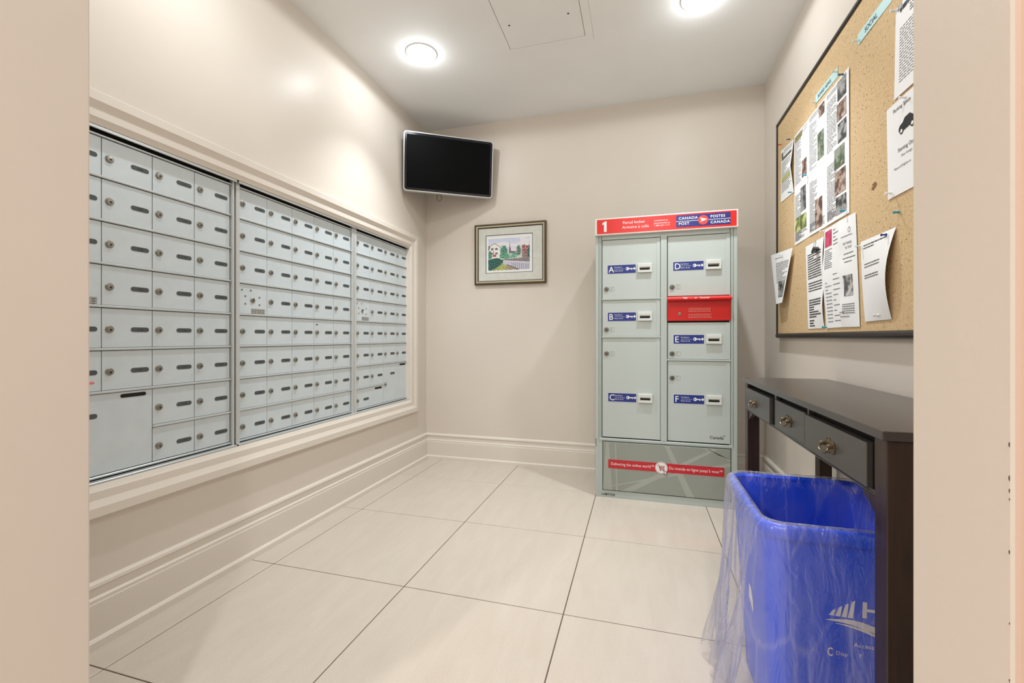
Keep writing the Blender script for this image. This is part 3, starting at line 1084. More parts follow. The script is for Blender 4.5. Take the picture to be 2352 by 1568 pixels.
for i in range(4):
    z = .010 - i * .0045
    em.prism([(-.012 + i * .001, z - .0008), (.018 - i * .001, z - .0008), (.018 - i * .001, z + .0008), (-.012 + i * .001, z + .0008)], rr, .0045, .0050)
for i in range(5):
    x = -.009 + i * .006
    em.prism([(x, -.007), (x + .0014, -.007), (x + .0014, .011), (x, .011)], rr, .0045, .0050)
for x in (-.005, .010):
    em.lathe([(.0032, .0045), (.0032, .0050)], frame((.125 + x, YK, .200 - .015), (1, 0, 0), (0, 0, 1)), 10)
em.k = 2
em.prism([(.014, -.010), (.014, -.040), (.021, -.034), (.026, -.045), (.031, -.043), (.026, -.032), (.035, -.031)], rr, .0046, .0054)
em.k = 3
em.prism([(.0165, -.0155), (.0165, -.035), (.021, -.031), (.0262, -.0415), (.028, -.0407), (.0235, -.030), (.0295, -.0295)], rr, .0052, .0058)
em.build('cart_emblem', [WHITE, mat('red_line', srgb(176, 40, 52), .4), INK, WHITE], kp)
tx = MB()
text(tx, 'L6M9208', G, .0125, -.213, .012, .0006, spacing=1.2, bold=.0002)
tx.build('stencilled_number', INK, pk)
tx = MB()
text(tx, 'Canada', G, .0165, .381, .381, -.0040, bold=.0002)
P(tx, .4475, .4495, .3985, .4025, -.0045, -.0040)
P(tx, .4515, .4560, .3985, .4025, -.0045, -.0040)
P(tx, .4580, .4600, .3985, .4025, -.0045, -.0040)
tx.build('wordmark', INK, pk)
P(MB(), KX0 + .001, KX0 + .004, .30, .345, -.0, .001).build('joint_line', GAP, pk)

# ================================================================== NOTICE BOARD
BY0, BY1, BZ0, BZ1 = 1.02, 2.815, 0.948, 2.150
XB = XR - 0.018           # cork face
bo = thing('notice_board', 'large cork notice board in a thin black frame on the side wall', 'notice board', (XR, (BY0 + BY1) / 2, BZ0))
BFM = mat('black_board_frame', srgb(38, 34, 32), .35)
MB().box(XB, XR - .001, BY0 + .004, BY1 - .004, BZ0 + .004, BZ1 - .004).build('cork_panel', CORK, bo)
MB().box(XR - .026, XR, BY1 - .010, BY1, BZ0, BZ1).build('frame_bar', BFM, bo, bevel=.003, seg=2)
MB().box(XR - .026, XR, BY0, BY0 + .012, BZ0, BZ1).build('frame_bar', BFM, bo, bevel=.003, seg=2)
MB().box(XR - .026, XR, BY0, BY1 + .004, BZ1 - .016, BZ1 + .002).build('frame_bar', BFM, bo, bevel=.006, seg=3)
MB().tube([(XR - .014, BY0, BZ0 + .008), (XR - .014, BY1 + .006, BZ0 + .008)], .0135, 14).build('frame_bar', BFM, bo, smooth=True, angle=60)
dm = MB()
random.seed(5)
pts = []
for i in range(14):
    a = 2 * math.pi * i / 14
    r = .011 * random.uniform(.5, 1.3)
    pts.append((r * 1.5 * math.cos(a), r * math.sin(a)))
dm.prism(pts, FR(1.747, 1.451, XB), 0.0, .0006)
dm.build('torn_spot', mat('torn_cork', srgb(132, 96, 58), .95, noise_amt=.3, noise_scale=150), bo)

PHOTO_COLS = {}
TXT = mat('text_grey', srgb(92, 92, 98), .7)
TXTB = mat('text_black', srgb(30, 30, 34), .7)


def photo_mat(k):
    if k in PHOTO_COLS:
        return PHOTO_COLS[k]
    pal = {'dark': (60, 62, 66, 170, 170, 168), 'green': (70, 90, 62, 150, 156, 142), 'brown': (92, 66, 54, 196, 172, 158), 'lime': (96, 112, 52, 206, 210, 140),
           'pink': (196, 44, 92, 214, 84, 124), 'face': (70, 52, 46, 176, 132, 116), 'grey': (88, 90, 94, 206, 204, 200)}[k]
    m = bpy.data.materials.new('photo_' + k)
    m.use_nodes = True
    nt = m.node_tree
    p = nt.nodes['Principled BSDF']
    geo = nt.nodes.new('ShaderNodeNewGeometry')
    n = nt.nodes.new('ShaderNodeTexNoise')
    n.inputs['Scale'].default_value = 34
    n.inputs['Detail'].default_value = 4
    nt.links.new(geo.outputs['Position'], n.inputs['Vector'])
    cr = nt.nodes.new('ShaderNodeValToRGB')
    cr.color_ramp.elements[0].position = .42
    cr.color_ramp.elements[0].color = srgb(*pal[:3])
    cr.color_ramp.elements[1].position = .60
    cr.color_ramp.elements[1].color = srgb(*pal[3:])
    nt.links.new(n.outputs['Fac'], cr.inputs['Fac'])
    nt.links.new(cr.outputs['Color'], p.inputs['Base Color'])
    p.inputs['Roughness'].default_value = .5
    PHOTO_COLS[k] = m
    return m


def sheet(name, label, cat, c, off, blocks=(), letters=(), photos=(), group=None, mt=None, nu=10, nv=12):
    """a sheet of paper on the cork. c: TL, TR, BR, BL as (Y, Z); off(u, v): distance from the cork.
    blocks: (u0, u1, v0, v1, line pitch, weight, material) rows of words; letters: (text, u, v, height, material); photos: (u0, u1, v0, v1, kind)"""
    tl, tr, br, bl = [Vector((0, *q)) for q in c]
    ctr = (tl + tr + br + bl) / 4
    t = thing(name, label, cat, (XB, ctr.y, ctr.z), group)

    def S_(u, v, e=0.0):
        p = (tl * (1 - u) + tr * u) * (1 - v) + (bl * (1 - u) + br * u) * v
        return Vector((XB - off(u, v) - e, p.y, p.z))
    MB().grid(lambda u, v: S_(u, v), nu, nv).build('sheet', mt or PAPER, t, smooth=True, angle=60)
    hgt = (tl - bl).length
    wid = (tl - tr).length
    rnd = random.Random(int(c[0][0] * 1000))
    for u0, u1, v0, v1, pitch, wt, m in blocks:
        mbx = MB()
        v = v0
        while v < v1:
            u = u0
            end = u1 if rnd.random() > .25 else u0 + (u1 - u0) * rnd.uniform(.3, .9)
            while u < end - .01:
                w_ = min(rnd.uniform(.03, .11), end - u)
                k = len(mbx.v)
                mbx.add([S_(u, v + wt, .0009), S_(u + w_, v + wt, .0009), S_(u + w_, v, .0009), S_(u, v, .0009)], [(0, 1, 2, 3)])
                u += w_ + .014
            v += pitch
        mbx.build('print', m, t)
    for body, u, v, h_, m in letters:
        mbx = MB()
        text(mbx, body, lambda x, y, d: S_(u + x / wid, v - y / hgt, d), h_, 0, 0, .0009)
        mbx.build('lettering', m, t)
    for u0, u1, v0, v1, kind in photos:
        MB().grid(lambda a, b: S_(u0 + (u1 - u0) * a, v0 + (v1 - v0) * b, .0010), 3, 3).build('photo', photo_mat(kind), t)
    return t


flat = lambda k=.0015: (lambda u, v: k + .0006 * math.sin(5 * u) + .0004 * math.sin(4 * v + 1))
AQ = mat('pale_aqua_card', srgb(196, 232, 234), .6)
sheet('heading_strip', 'pale aqua heading strip lettered SOCIAL on the cork', 'sign', ((1.858, 2.029), (1.640, 2.029), (1.640, 1.990), (1.858, 1.990)), flat(.002), letters=[('SOCIAL', .24, .72, .017, TXTB)], mt=AQ, nu=6, nv=2)
sheet('heading_strip', 'pale aqua heading strip lettered BOARD NEWS above the six pages', 'sign', ((2.250, 2.018), (2.024, 2.014), (2.024, 1.976), (2.250, 1.981)), flat(.002), letters=[('BOARD NEWS', .13, .70, .0145, TXTB)], mt=AQ, nu=6, nv=2)
# leftmost notice
YL = mat('yellow_marker', srgb(226, 226, 130), .7)
sheet('notice_sheet', 'curled notice with a dark letterhead beside the far frame edge', 'paper', ((2.742, 1.972), (2.534, 1.950), (2.534, 1.682), (2.748, 1.689)), lambda u, v: .002 + .016 * u * (1 - abs(2 * v - 1)) ** 1.0,
      blocks=[(.25, .9, .04, .12, .03, .008, TXT), (.08, .92, .165, .20, .03, .022, TXTB), (.08, .92, .26, .85, .035, .010, TXT), (.1, .9, .56, .63, .03, .018, YL)], photos=[(.06, .2, .06, .16, 'dark')])
# six pages of board news, three columns of two
cols = [(2.522, 2.328), (2.328, 2.132), (2.132, 1.922)]
where = ('nearest the far frame edge', 'in the middle', 'nearest the bare cork')
for r_ in range(2):
    z1, z0 = ((1.950, 1.692), (1.692, 1.411))[r_]
    for ci, (ya, yb) in enumerate(cols):
        ph = [[[(.55, .85, .62, .92, 'brown')], [(.62, .92, .03, .22, 'brown'), (.55, .88, .46, .90, 'green')], [(.55, .9, .03, .32, 'dark'), (.52, .9, .36, .62, 'brown'), (.55, .9, .66, .95, 'dark')]],
              [[(.45, .8, .10, .50, 'dark'), (.06, .82, .56, .80, 'lime')], [(.40, .78, .50, .95, 'brown')], [(.40, .82, .02, .30, 'green'), (.42, .86, .34, .66, 'brown'), (.46, .88, .70, .94, 'dark')]]][r_][ci]
        hd = [(.06, .58, .05, .12, .05, .05, mat('olive_banner', srgb(150, 142, 84), .6))] if (r_, ci) == (0, 0) else []
        sheet('news_page', '%s printed page of the board news block, column %s' % (('upper', 'lower')[r_], where[ci]), 'paper', ((ya, z1 + .004), (yb, z1 + .004 - .0 * ci), (yb, z0), (ya, z0 - .004 * (ci == 0))), flat(.0020 + .0012 * (1 - r_) + .0006 * ci),
              blocks=hd + [(.06, .50, .16, .95, .026, .008, TXT)] + ([(.06, .9, .82 if r_ else .04, .95 if r_ else .10, .026, .008, TXT)]), photos=ph, group='printed pages of the board news block')
sheet('notice_sheet', 'upper notice with a black letterhead band next to the wall opening', 'paper', ((1.612, 1.945), (1.398, 1.945), (1.398, 1.670), (1.624, 1.674)), flat(.003), blocks=[(.12, .95, .05, .075, .03, .05, TXTB), (.35, .6, .13, .21, .03, .009, TXT), (.12, .9, .28, .86, .030, .007, TXT)], photos=[(.06, .16, .0, .06, 'dark')])
tpk = sheet('parking_notice', 'white parking space notice with a black car drawing', 'paper', ((1.664, 1.662), (1.450, 1.662), (1.450, 1.376), (1.658, 1.378)), flat(.003),
            letters=[('Parking Space', .18, .105, .0115, TXTB), ('Starting Oct', .29, .555, .0115, TXTB), ('(Near Garage)', .37, .62, .0065, TXTB), ('Please call Brighton at', .19, .725, .0068, TXTB)])
S_ = FR(1.664, 1.662, XB - .0042)
cb = MB()
cb.prism([(.068, -.098), (.070, -.088), (.076, -.082), (.090, -.078), (.100, -.068), (.125, -.066), (.142, -.078), (.152, -.084), (.154, -.098), (.142, -.100), (.090, -.104)], S_, 0, .0004)
for x in (.084, .138):
    cb.lathe([(.0095, 0), (.0095, .0006)], FR(1.664 - x, 1.662 - .101, XB - .0042), 14)
cb.k = 1
for x in (.084, .138):
    cb.lathe([(.0055, .0006), (.0055, .0009)], FR(1.664 - x, 1.662 - .101, XB - .0042), 12)
cb.build('car_drawing', [TXTB, PAPER], tpk)
sheet('small_notice', 'small crooked notice curling out over the far edge of the board frame', 'paper', ((2.812, 1.412), (2.520, 1.398), (2.618, 1.130), (2.712, 1.128)), lambda u, v: .012 + .022 * (1 - u) + .016 * v * u * 1.2,
      blocks=[(.22, .55, .10, .13, .03, .01, TXT), (.25, .93, .20, .60, .030, .010, TXT)], photos=[(.38, .9, .56, .88, 'dark')])
sheet('letter_sheet', 'typed letter held by a black binder clip', 'paper', ((2.372, 1.372), (2.158, 1.374), (2.152, .986), (2.339, .986)), lambda u, v: .002 + .006 * math.sin(math.pi * min(1, 2 * v)) * u + .008 * math.sin(math.pi * max(0, 2 * v - 1)) * u,
      blocks=[(.12, .9, .12, .42, .028, .012, TXTB), (.12, .9, .46, .56, .03, .012, TXTB), (.14, .9, .66, .86, .028, .014, TXTB), (.14, .45, .90, .98, .03, .014, TXTB)])
sheet('brochure_sheet', 'brochure with a photo of a pink jacket, left half of the folded pair', 'paper', ((2.150, 1.398), (2.010, 1.402), (1.985, .986), (2.130, .985)), lambda u, v: .003 + .010 * (1 - u) * math.sin(math.pi * v) ** 2,
      blocks=[(.1, .55, .22, .42, .020, .007, TXT), (.62, .98, .05, .22, .035, .008, TXT), (.15, .50, .55, .95, .035, .007, TXT), (.60, .98, .48, .95, .05, .007, TXT)], photos=[(.08, .52, .03, .19, 'pink'), (.08, .52, .03, .08, 'face')])
sheet('brochure_sheet', 'brochure with a round emblem and a line sketch, beside the plain letter', 'paper', ((2.010, 1.402), (1.872, 1.399), (1.840, .985), (1.985, .986)), lambda u, v: .003 + .006 * math.sin(3 * math.pi * v) ** 2 * (1 - u),
      letters=[('WE TRAVEL', .26, .250, .009, TXTB), ('TO YOU!', .34, .290, .009, TXTB)], blocks=[(.2, .8, .17, .18, .03, .006, TXT), (.25, .8, .33, .34, .03, .008, TXT), (.2, .9, .37, .38, .03, .008, TXT), (.3, .7, .405, .41, .03, .008, TXT), (.15, .8, .79, .88, .020, .007, TXT), (.0, .5, .86, .93, .04, .007, TXT)], photos=[(.22, .72, .53, .72, 'grey')])
em = MB().lathe([(.010, 0), (.010, .0004), (.0085, .0004), (.0085, 0)], FR(1.918, 1.348, XB - .0052), 20, cap=False)
em.build('emblem_ring', TXT, bpy.data.objects['brochure_sheet.001'])
sheet('letter_sheet', 'white letter with two short paragraphs hanging loose from a dark blue pin', 'paper', ((1.834, 1.283), (1.612, 1.283), (1.636, 1.003), (1.803, 1.001)), lambda u, v: .003 + .020 * u * math.sin(math.pi * v) + .01 * v * (1 - v),
      blocks=[(.10, .82, .06, .12, .035, .012, TXTB), (.14, .72, .30, .36, .035, .010, TXTB), (.14, .72, .44, .50, .03, .010, TXTB)])

# binder clip
bc = thing('binder_clip', 'black binder clip with wire handles gripping the typed letter', 'clip', (XB - .008, 2.214, 1.33))
MB().prism([(-.022, 0), (.022, .006), (.022, .012), (0, .024), (-.020, .010)], FR(2.214, 1.318, XB - .006), 0, .018).build('clip_body', BLACK, bc, bevel=.001)
wire = mat('clip_wire', srgb(190, 190, 188), .25, metal=.9)
MB().tube([(XB - .020, 2.222, 1.336), (XB - .016, 2.228, 1.360), (XB - .014, 2.212, 1.366), (XB - .016, 2.204, 1.358), (XB - .020, 2.206, 1.338)], .0013, 6).build('wire_handle', wire, bc, smooth=True)
MB().tube([(XB - .006, 2.200, 1.318), (XB - .007, 2.196, 1.290), (XB - .007, 2.216, 1.286), (XB - .006, 2.222, 1.316)], .0013, 6).build('wire_handle', wire, bc, smooth=True)

PINC = {'red': srgb(208, 70, 44), 'aqua': srgb(46, 158, 186), 'navy': srgb(22, 42, 122), 'clear': srgb(226, 228, 228), 'teal': srgb(40, 92, 112), 'white': srgb(240, 238, 238)}
PINM = {k: mat('pin_' + k, v, .25) for k, v in PINC.items()}


def pin(y, z, k, label, base=.004, tilt=(0, 0)):
    t = thing('push_pin', label, 'pin', (XB - base, y, z), 'push pins on the cork board')
    F0 = frame((XB - base, y, z), (0, -1, 0), (0, 0, 1))
    F = lambda a, b, d: F0(a + d * tilt[0], b + d * tilt[1], d)
    MB().lathe([(.0006, -.010), (.0006, .006)], F, 6).build('needle', wire, t)
    MB().lathe([(.0045, .003), (.0048, .004), (.0030, .007), (.0026, .012), (.0042, .0155), (.0046, .017), (.0040, .018)], F, 12).build('pin_head', PINM[k], t, smooth=True, angle=40)


pin(2.719, 2.000, 'red', 'red push pin at the far top of the board, above the curled notice')
pin(2.548, 1.956, 'teal', 'dark push pin at the top corner of the curled notice', .012)
pin(2.548, 1.686, 'aqua', 'aqua push pin at the bottom corner of the curled notice', .006)
pin(1.960, 1.948, 'teal', 'dark teal push pin at the top of the news pages', .005)
pin(2.343, 1.700, 'aqua', 'aqua push pin between the upper and lower news pages', .005)
pin(1.948, 1.426, 'aqua', 'aqua push pin at the bottom corner of the news pages', .005)
pin(1.596, 1.324, 'aqua', 'lone aqua push pin stuck in bare cork below the parking notice', .0)
pin(1.648, 1.268, 'navy', 'dark blue push pin holding the loose white letter', .008)
pin(2.120, .990, 'aqua', 'aqua push pin at the bottom of the brochures', .004)
pin(1.823, 1.267, 'clear', 'clear push pin at the top corner of the loose white letter', .005)
pin(1.631, 1.393, 'white', 'white push pin at the bottom corner of the parking notice', .004)
pin(1.605, 1.938, 'clear', 'clear push pin in the upper letterhead notice', .004)
pin(1.557, 1.650, 'white', 'white push pin at the top of the parking notice', .004)
pin(1.849, 2.005, 'clear', 'clear push pin at the end of the social strip', .003)
pin(2.248, 1.990, 'clear', 'clear push pin at the far end of the board news strip', .003)
pin(2.032, 2.000, 'clear', 'clear push pin at the near end of the board news strip', .003)
pin(1.700, 1.018, 'clear', 'clear push pin at the bottom of the loose white letter', .006)
pin(2.636, 1.385, 'clear', 'clear push pin through the small crooked notice', .024)
pin(2.140, 1.392, 'white', 'white push pin at the top of the brochure with the pink jacket', .006)

# ================================================================== CONSOLE TABLE
TX0, TX1, TY0, TY1, TZ = 0.434, 0.748, 0.970, 2.100, 0.775
ct = thing('console_table', 'narrow dark brown console table with three drawers against the side wall', 'table', ((TX0 + TX1) / 2, (TY0 + TY1) / 2, 0))
DARK = mat('espresso_paint', srgb(72, 70, 67), .34, noise_amt=.05, noise_scale=8, spec=.7)
WOOD = mat('dark_brown_wood', srgb(52, 36, 28), .38, noise_amt=.30, noise_scale=10, stretch=(9, 9, .8))
TOPM = mat('espresso_top', srgb(66, 60, 56), .22, noise_amt=.05, noise_scale=6, spec=.6)
MB().box(TX0 - .004, TX1, TY0 - .006, TY1 + .006, TZ - .018, TZ).build('table_top', TOPM, ct, bevel=.002, seg=2)
LG = .045
for x in (TX0 + .006, TX1 - LG - .002):
    for y in (TY0 + .002, TY1 - LG - .002):
        MB().box(x, x + LG, y, y + LG, 0, TZ - .018).build('leg', WOOD, ct, bevel=.002)
ax = TX0 + .010
MB().box(ax, ax + .012, TY0 + .047, TY1 - .047, .637, .648).box(ax - .002, ax + .004, TY0 + .047, TY1 - .047, .6385, .6425).build('front_rail', DARK, ct, bevel=.001)
MB().box(ax + .018, ax + .022, TY0 + .047, TY1 - .047, .648, .757).build('drawer_recess', mat('recess_black', srgb(16, 14, 13), .8), ct)
MB().box(TX1 - .030, TX1 - .015, TY0 + .047, TY1 - .047, .637, .757).build('back_apron', WOOD, ct)
for y in (TY0 + .012, TY1 - .027):
    MB().box(TX0 + .051, TX1 - .047, y, y + .015, .637, .757).build('side_apron', WOOD, ct)
for y0, y1 in ((1.378, 1.388), (1.672, 1.692)):
    MB().box(ax + .002, ax + .014, y0, y1, .648, .757).build('divider', DARK, ct)
# corner brackets under the rail
for y, s_ in ((TY0 + .047, 1), (TY1 - .047, -1)):
    MB().prism([(0, 0), (-s_ * .060, 0), (-s_ * .052, -.012), (-s_ * .030, -.018), (-s_ * .016, -.030), (0, -.036)][::1 if s_ < 0 else -1], FR(y, .637, ax + .014), 0, .014).build('corner_bracket', WOOD, ct, bevel=.001)
BRASS = mat('antique_brass', srgb(120, 106, 82), .38, metal=.85)
for di, (y0, y1, pr) in enumerate(((1.034, 1.372, .010), (1.392, 1.668, .004), (1.700, 2.050, .012))):
    xf = ax - pr
    d = MB().box(xf + .006, ax + .10, y0 + .004, y1 - .004, .650, .737).box(xf, xf + .012, y0, y1, .649, .738).build('drawer', DARK, ct, bevel=.0012)
    d['label'] = ('nearest drawer', 'middle drawer', 'farthest drawer')[di]
    yc, zc = (1.21, 1.531, 1.905)[di], .690
    F = FR(yc, zc, xf)
    pl = MB()
    pl.prism([(-.030, -.012), (-.020, -.016), (-.008, -.012), (0, -.017), (.008, -.012), (.020, -.016), (.030, -.012), (.033, 0), (.030, .012), (.020, .016), (.008, .013), (0, .019), (-.008, .013), (-.020, .016), (-.030, .012), (-.033, 0)], F, 0, .0025)
    pl.build('pull_plate', BRASS, d, bevel=.0006)
    for sx in (-.021, .021):
        MB().lathe([(.005, .002), (.0055, .008), (.004, .013), (0, .014)], frame(F(sx, .003, 0), (0, -1, 0), (0, 0, 1)), 12, cap=False).build('pull_post', BRASS, d, smooth=True)
    pts = [F(x, y, dd_) for x, y, dd_ in ((-.021, .003, .010), (-.024, -.006, .013), (-.019, -.011, .015), (-.006, -.014, .016), (.006, -.014, .016), (.019, -.011, .015), (.024, -.006, .013), (.021, .003, .010))]
    MB().tube(pts, .0026, 8).build('bail_handle', BRASS, d, smooth=True)

# ================================================================== RECYCLING BIN
BXC, BYC, BHX, BHY, BR_, BH = 0.445, 1.305, 0.182, 0.205, 0.055, 0.530
BLUE = mat('blue_plastic', srgb(10, 84, 246), .34, bump=.03, bump_scale=90)
bn = thing('recycling_bin', 'tall blue plastic recycling bin pushed half under the console table', 'bin', (BXC, BYC, 0))


def ring(hx, hy, r, z, n=7):
    return [(BXC + x, BYC + y, z) for x, y in rrect(-hx, hx, -hy, hy, r, n)]


def loft(rings, close_first=False, close_last=False):
    m = MB()
    n = len(rings[0])
    m.add([p for r in rings for p in r], [(j * n + i, j * n + (i + 1) % n, (j + 1) * n + (i + 1) % n, (j + 1) * n + i) for j in range(len(rings) - 1) for i in range(n)])
    if close_first:
        m.f.append(tuple(range(n - 1, -1, -1)))
        m.m.append(0)
    if close_last:
        m.f.append(tuple((len(rings) - 1) * n + i for i in range(n)))
        m.m.append(0)
    return m


def hw(z):     # taper of the wall at height z
    k = z / BH
    return BHX - .010 - .030 * (1 - k), BHY - .010 - .034 * (1 - k)


rings = []
for z in (0.0, .004, .1, .2, .3, .4, .49, .515):
    a, b = hw(z)
    rings.append(ring(a, b, BR_ - .012, z))
for z in (.515, .49, .4, .3, .2, .1, .008):
    a, b = hw(z)
    rings.append(ring(a - .004, b - .004, BR_ - .014, z))
loft(rings, True, True).build('bin_body', BLUE, bn, smooth=True, angle=40)
rm = [ring(BHX - .014, BHY - .014, BR_ - .012, .505), ring(BHX - .016, BHY - .016, BR_ - .012, .524), ring(BHX - .010, BHY - .010, BR_ - .006, BH), ring(BHX - .003, BHY - .003, BR_, BH - .001), ring(BHX, BHY, BR_, BH - .006), ring(BHX, BHY, BR_, BH - .026), ring(BHX - .002, BHY - .002, BR_, BH - .030), ring(BHX - .009, BHY - .009, BR_ - .006, BH - .030)]
loft(rm).build('rim', BLUE, bn, smooth=True, angle=50)


def NF(z):  # y of the near wall at height z
    return BYC - hw(z)[1]


FN = lambda x, y, d=0.0: Vector((x, NF(y) - d, y))
pr = MB()
d1 = .0012
for k in range(4):          # roof strokes of the building mark
    x0 = .4035 + k * .0118
    pr = MB()
    pr.prism([(x0 - .002, .3385), (x0 + .0070, .3385), (x0 + .0102, .3545 + k * .0080), (x0 + .0045, .3500 + k * .0080)], FN, .0004, d1)
    pr.build('logo_stroke', WHITE, bn)
pr = MB()
def arc(mbx, pts_a, pts_b):
    mbx.add([FN(x, y, d1) for x, y in pts_a] + [FN(x, y, d1) for x, y in pts_b], [(i, i + 1, len(pts_a) + i + 1, len(pts_a) + i) for i in range(len(pts_a) - 1)])
xs = [.395 + i * .0125 for i in range(11)]
arc(pr, [(x, .328 + .008 * math.sin((x - .395) / .06 * 1.4) - .9 * max(0, x - .43) ** 1.6) for x in xs], [(x, .327 - .0016 * i - .9 * max(0, x - .43) ** 1.6 + .004 * math.sin((x - .395) / .06 * 1.4)) for i, x in enumerate(xs)])
xs = [.414 + i * .0115 for i in range(11)]
arc(pr, [(x, .3225 - .9 * max(0, x - .425) ** 1.6) for x in xs], [(x, .3215 - .0011 * i - .9 * max(0, x - .425) ** 1.6) for i, x in enumerate(xs)])
pr.build('logo_swoosh', WHITE, bn)
pr = MB()
text(pr, 'H', FN, .034, .460, .344, d1, bold=.0012, sx=1.15)
text(pr, 'Access', FN, .0095, .449, .2755, d1)
text(pr, 'C', FN, .019, .400, .246, d1, bold=.0006, sx=.55)
text(pr, 'Disp', FN, .0085, .416, .2505, d1)
text(pr, 'T', FN, .0085, .458, .252, d1)
pr.build('bin_lettering', WHITE, bn)
FS = lambda x, y, d=0.0: Vector((BXC - hw(y)[0] - d, 1.34 - x, y))
pr = MB()
pr.prism([(.012, .245), (.052, .225), (.056, .255), (.040, .285), (.022, .285)], FS, .0004, d1)
pr.build('side_mark', WHITE, bn)

# ---- clear plastic bag folded over the rim


def film_mat():
    m = bpy.data.materials.new('clear_plastic_film')
    m.use_nodes = True
    nt = m.node_tree
    nt.nodes.clear()
    out = nt.nodes.new('ShaderNodeOutputMaterial')
    tr = nt.nodes.new('ShaderNodeBsdfTransparent')
    tr.inputs['Color'].default_value = (.99, .99, 1.0, 1)
    df = nt.nodes.new('ShaderNodeBsdfDiffuse')
    df.inputs['Color'].default_value = (.92, .92, .95, 1)
    tl = nt.nodes.new('ShaderNodeBsdfTranslucent')
    tl.inputs['Color'].default_value = (.92, .92, .95, 1)
    gl = nt.nodes.new('ShaderNodeBsdfGlossy')
    gl.inputs['Roughness'].default_value = .10
    geo = nt.nodes.new('ShaderNodeNewGeometry')
    mp = nt.nodes.new('ShaderNodeMapping')
    mp.inputs['Scale'].default_value = (1, 1, .35)
    nt.links.new(geo.outputs['Position'], mp.inputs['Vector'])
    nz = nt.nodes.new('ShaderNodeTexNoise')
    nz.inputs['Scale'].default_value = 26
    nz.inputs['Detail'].default_value = 5
    nz.inputs['Distortion'].default_value = 1.2
    nt.links.new(mp.outputs['Vector'], nz.inputs['Vector'])
    bp = nt.nodes.new('ShaderNodeBump')
    bp.inputs['Strength'].default_value = .9
    bp.inputs['Distance'].default_value = .014
    nt.links.new(nz.outputs['Fac'], bp.inputs['Height'])
    nt.links.new(bp.outputs['Normal'], gl.inputs['Normal'])
    n2 = nt.nodes.new('ShaderNodeTexNoise')
    n2.inputs['Scale'].default_value = 9
    n2.inputs['Detail'].default_value = 4
    nt.links.new(mp.outputs['Vector'], n2.inputs['Vector'])
    mr = nt.nodes.new('ShaderNodeMapRange')
    mr.inputs['From Min'].default_value = .35
    mr.inputs['From Max'].default_value = .68
    mr.inputs['To Min'].default_value = .0
    mr.inputs['To Max'].default_value = .22
    nt.links.new(n2.outputs['Fac'], mr.inputs['Value'])
    lw = nt.nodes.new('ShaderNodeLayerWeight')       # film looks hazier edge-on
    lw.inputs['Blend'].default_value = .5
    nt.links.new(bp.outputs['Normal'], lw.inputs['Normal'])
    fz = nt.nodes.new('ShaderNodeMath')
    fz.operation = 'POWER'
    fz.inputs[1].default_value = 3.0
    nt.links.new(lw.outputs['Facing'], fz.inputs[0])
    ad = nt.nodes.new('ShaderNodeMath')
    ad.operation = 'MULTIPLY_ADD'
    ad.use_clamp = True
    nt.links.new(fz.outputs[0], ad.inputs[0])
    ad.inputs[1].default_value = .5
    mpc = nt.nodes.new('ShaderNodeMapping')
    mpc.inputs['Scale'].default_value = (1, 1, .30)
    mpc.inputs['Rotation'].default_value = (.25, .2, .4)
    nt.links.new(geo.outputs['Position'], mpc.inputs['Vector'])
    vo = nt.nodes.new('ShaderNodeTexVoronoi')
    vo.feature = 'DISTANCE_TO_EDGE'
    vo.inputs['Scale'].default_value = 13
    nt.links.new(mpc.outputs['Vector'], vo.inputs['Vector'])
    cm = nt.nodes.new('ShaderNodeMapRange')
    cm.interpolation_type = 'SMOOTHSTEP'
    cm.inputs['From Min'].default_value = .0
    cm.inputs['From Max'].default_value = .05
    cm.inputs['To Min'].default_value = .13
    cm.inputs['To Max'].default_value = .0
    nt.links.new(vo.outputs['Distance'], cm.inputs['Value'])
    sm = nt.nodes.new('ShaderNodeMath')
    sm.operation = 'ADD'
    nt.links.new(cm.outputs['Result'], sm.inputs[0])
    nt.links.new(mr.outputs['Result'], sm.inputs[1])
    nt.links.new(sm.outputs[0], ad.inputs[2])
    a = nt.nodes.new('ShaderNodeMixShader')
    a.inputs[0].default_value = .5
    nt.links.new(df.outputs[0], a.inputs[1])
    nt.links.new(tl.outputs[0], a.inputs[2])
    b = nt.nodes.new('ShaderNodeMixShader')
    nt.links.new(ad.outputs[0], b.inputs[0])
    nt.links.new(tr.outputs[0], b.inputs[1])
    nt.links.new(a.outputs[0], b.inputs[2])
    g2 = nt.nodes.new('ShaderNodeMath')
    g2.operation = 'MULTIPLY_ADD'
    g2.use_clamp = True
    nt.links.new(fz.outputs[0], g2.inputs[0])
    g2.inputs[1].default_value = .45
    g2.inputs[2].default_value = .10
    c = nt.nodes.new('ShaderNodeMixShader')
    nt.links.new(g2.outputs[0], c.inputs[0])
    nt.links.new(b.outputs[0], c.inputs[1])
    nt.links.new(gl.outputs[0], c.inputs[2])
    nt.links.new(c.outputs[0], out.inputs['Surface'])
    return m


NS = 260


def loop_pt(s):
    """point and outward normal on the rounded rim outline, s in 0..1, starting at the near side"""
    hx, hy, r = BHX, BHY, BR_
    pts_ = LOOP
    f = s * len(pts_)
    i = int(f) % len(pts_)
    j = (i + 1) % len(pts_)
    k = f - int(f)
    p = pts_[i][0] * (1 - k) + pts_[j][0] * k
    n = (pts_[i][1] * (1 - k) + pts_[j][1] * k).normalized()
    return p, n


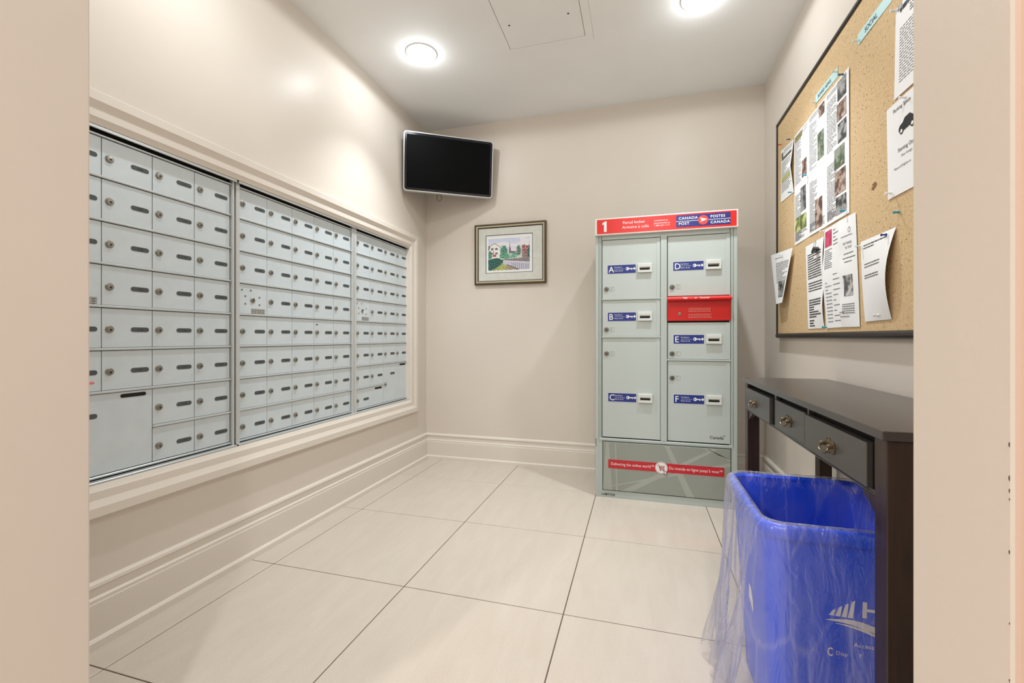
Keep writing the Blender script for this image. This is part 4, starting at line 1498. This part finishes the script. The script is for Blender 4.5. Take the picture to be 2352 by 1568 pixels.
# even arc-length outline
hx, hy, r = BHX, BHY, BR_
seg = [((-hx + r, -hy), (hx - r, -hy), (0, -1)), ((hx, -hy + r), (hx, hy - r), (1, 0)), ((hx - r, hy), (-hx + r, hy), (0, 1)), ((-hx, hy - r), (-hx, -hy + r), (-1, 0))]
ctr = [(hx - r, -hy + r), (hx - r, hy - r), (-hx + r, hy - r), (-hx + r, -hy + r)]
LOOP = []
for q in range(4):
    a, b, nn = seg[q]
    L_ = math.hypot(b[0] - a[0], b[1] - a[1])
    for i in range(int(L_ / .005)):
        k = i / int(L_ / .005)
        LOOP.append((Vector((a[0] * (1 - k) + b[0] * k, a[1] * (1 - k) + b[1] * k)), Vector(nn)))
    a0 = -90 + 90 * q
    for i in range(int(r * math.pi / 2 / .005)):
        an = math.radians(a0 + 90 * i / int(r * math.pi / 2 / .005))
        LOOP.append((Vector((ctr[q][0] + r * math.cos(an), ctr[q][1] + r * math.sin(an))), Vector((math.cos(an), math.sin(an)))))


def bag_pt(s, t):
    p, n = loop_pt(s)
    a = s * 2 * math.pi
    q3 = lambda f, ph, zz=0: noise.noise(Vector((math.cos(a) * f + ph, math.sin(a) * f, zz)))
    if t < .22:                    # inside the bin, rising to the rim
        k = t / .22
        z = .30 + (BH + .004 - .30) * k
        h_ = .024 + .024 * (1 - z / BH) * 1.2 + .006 * (1 - k) * (q3(9, 3, z * 5) + .4)
        off = -h_ * (1 - .35 * k ** 8)
    elif t < .30:                  # over the rim
        k = (t - .22) / .08
        off = -.0156 + .0205 * k + .002 * q3(14, 1) * math.sin(math.pi * k)
        z = BH + .0045 + .003 * math.sin(math.pi * k) * (1 + .6 * q3(18, 2)) - .004 * k * k
    else:                          # hanging outside in folds
        k = (t - .30) / .70
        z = BH - .002 - (BH - .03) * k
        left = max(0, -n.x) ** 1.2
        near = max(0, -n.y)
        amp = (.003 + .040 * k ** .8) * (1 - .55 * near)
        fold = abs(q3(5.5, 7, k * .9)) * 1.3 + .5 * abs(q3(13, 4, k * 1.6)) + .2 * q3(30, 2, k * 3)
        flare = (.004 + .014 * k + .045 * max(0, k - .55) ** 1.2 * left)
        off = .004 + flare + amp * fold
        s2 = .012 * k * q3(7, 11, k)
        p = p + Vector((-n.y, n.x)) * s2
    pt = p + n * off
    return Vector((BXC + pt.x, BYC + pt.y, max(.004, z)))


bg = MB()
NT = 64
bg.add([bag_pt(i / NS, j / NT) for j in range(NT + 1) for i in range(NS)], [(j * NS + i, j * NS + (i + 1) % NS, (j + 1) * NS + (i + 1) % NS, (j + 1) * NS + i) for j in range(NT) for i in range(NS)])
bag = bg.build('bin_bag', film_mat(), None, smooth=True, angle=180, origin=(BXC, BYC, 0))
tag(bag, 'clear crinkled plastic bag folded over the rim of the blue bin', 'bag')

# ------------------------------------------------------------------ tidy helper properties
for o in bpy.data.objects:
    if '_o' in o:
        del o['_o']
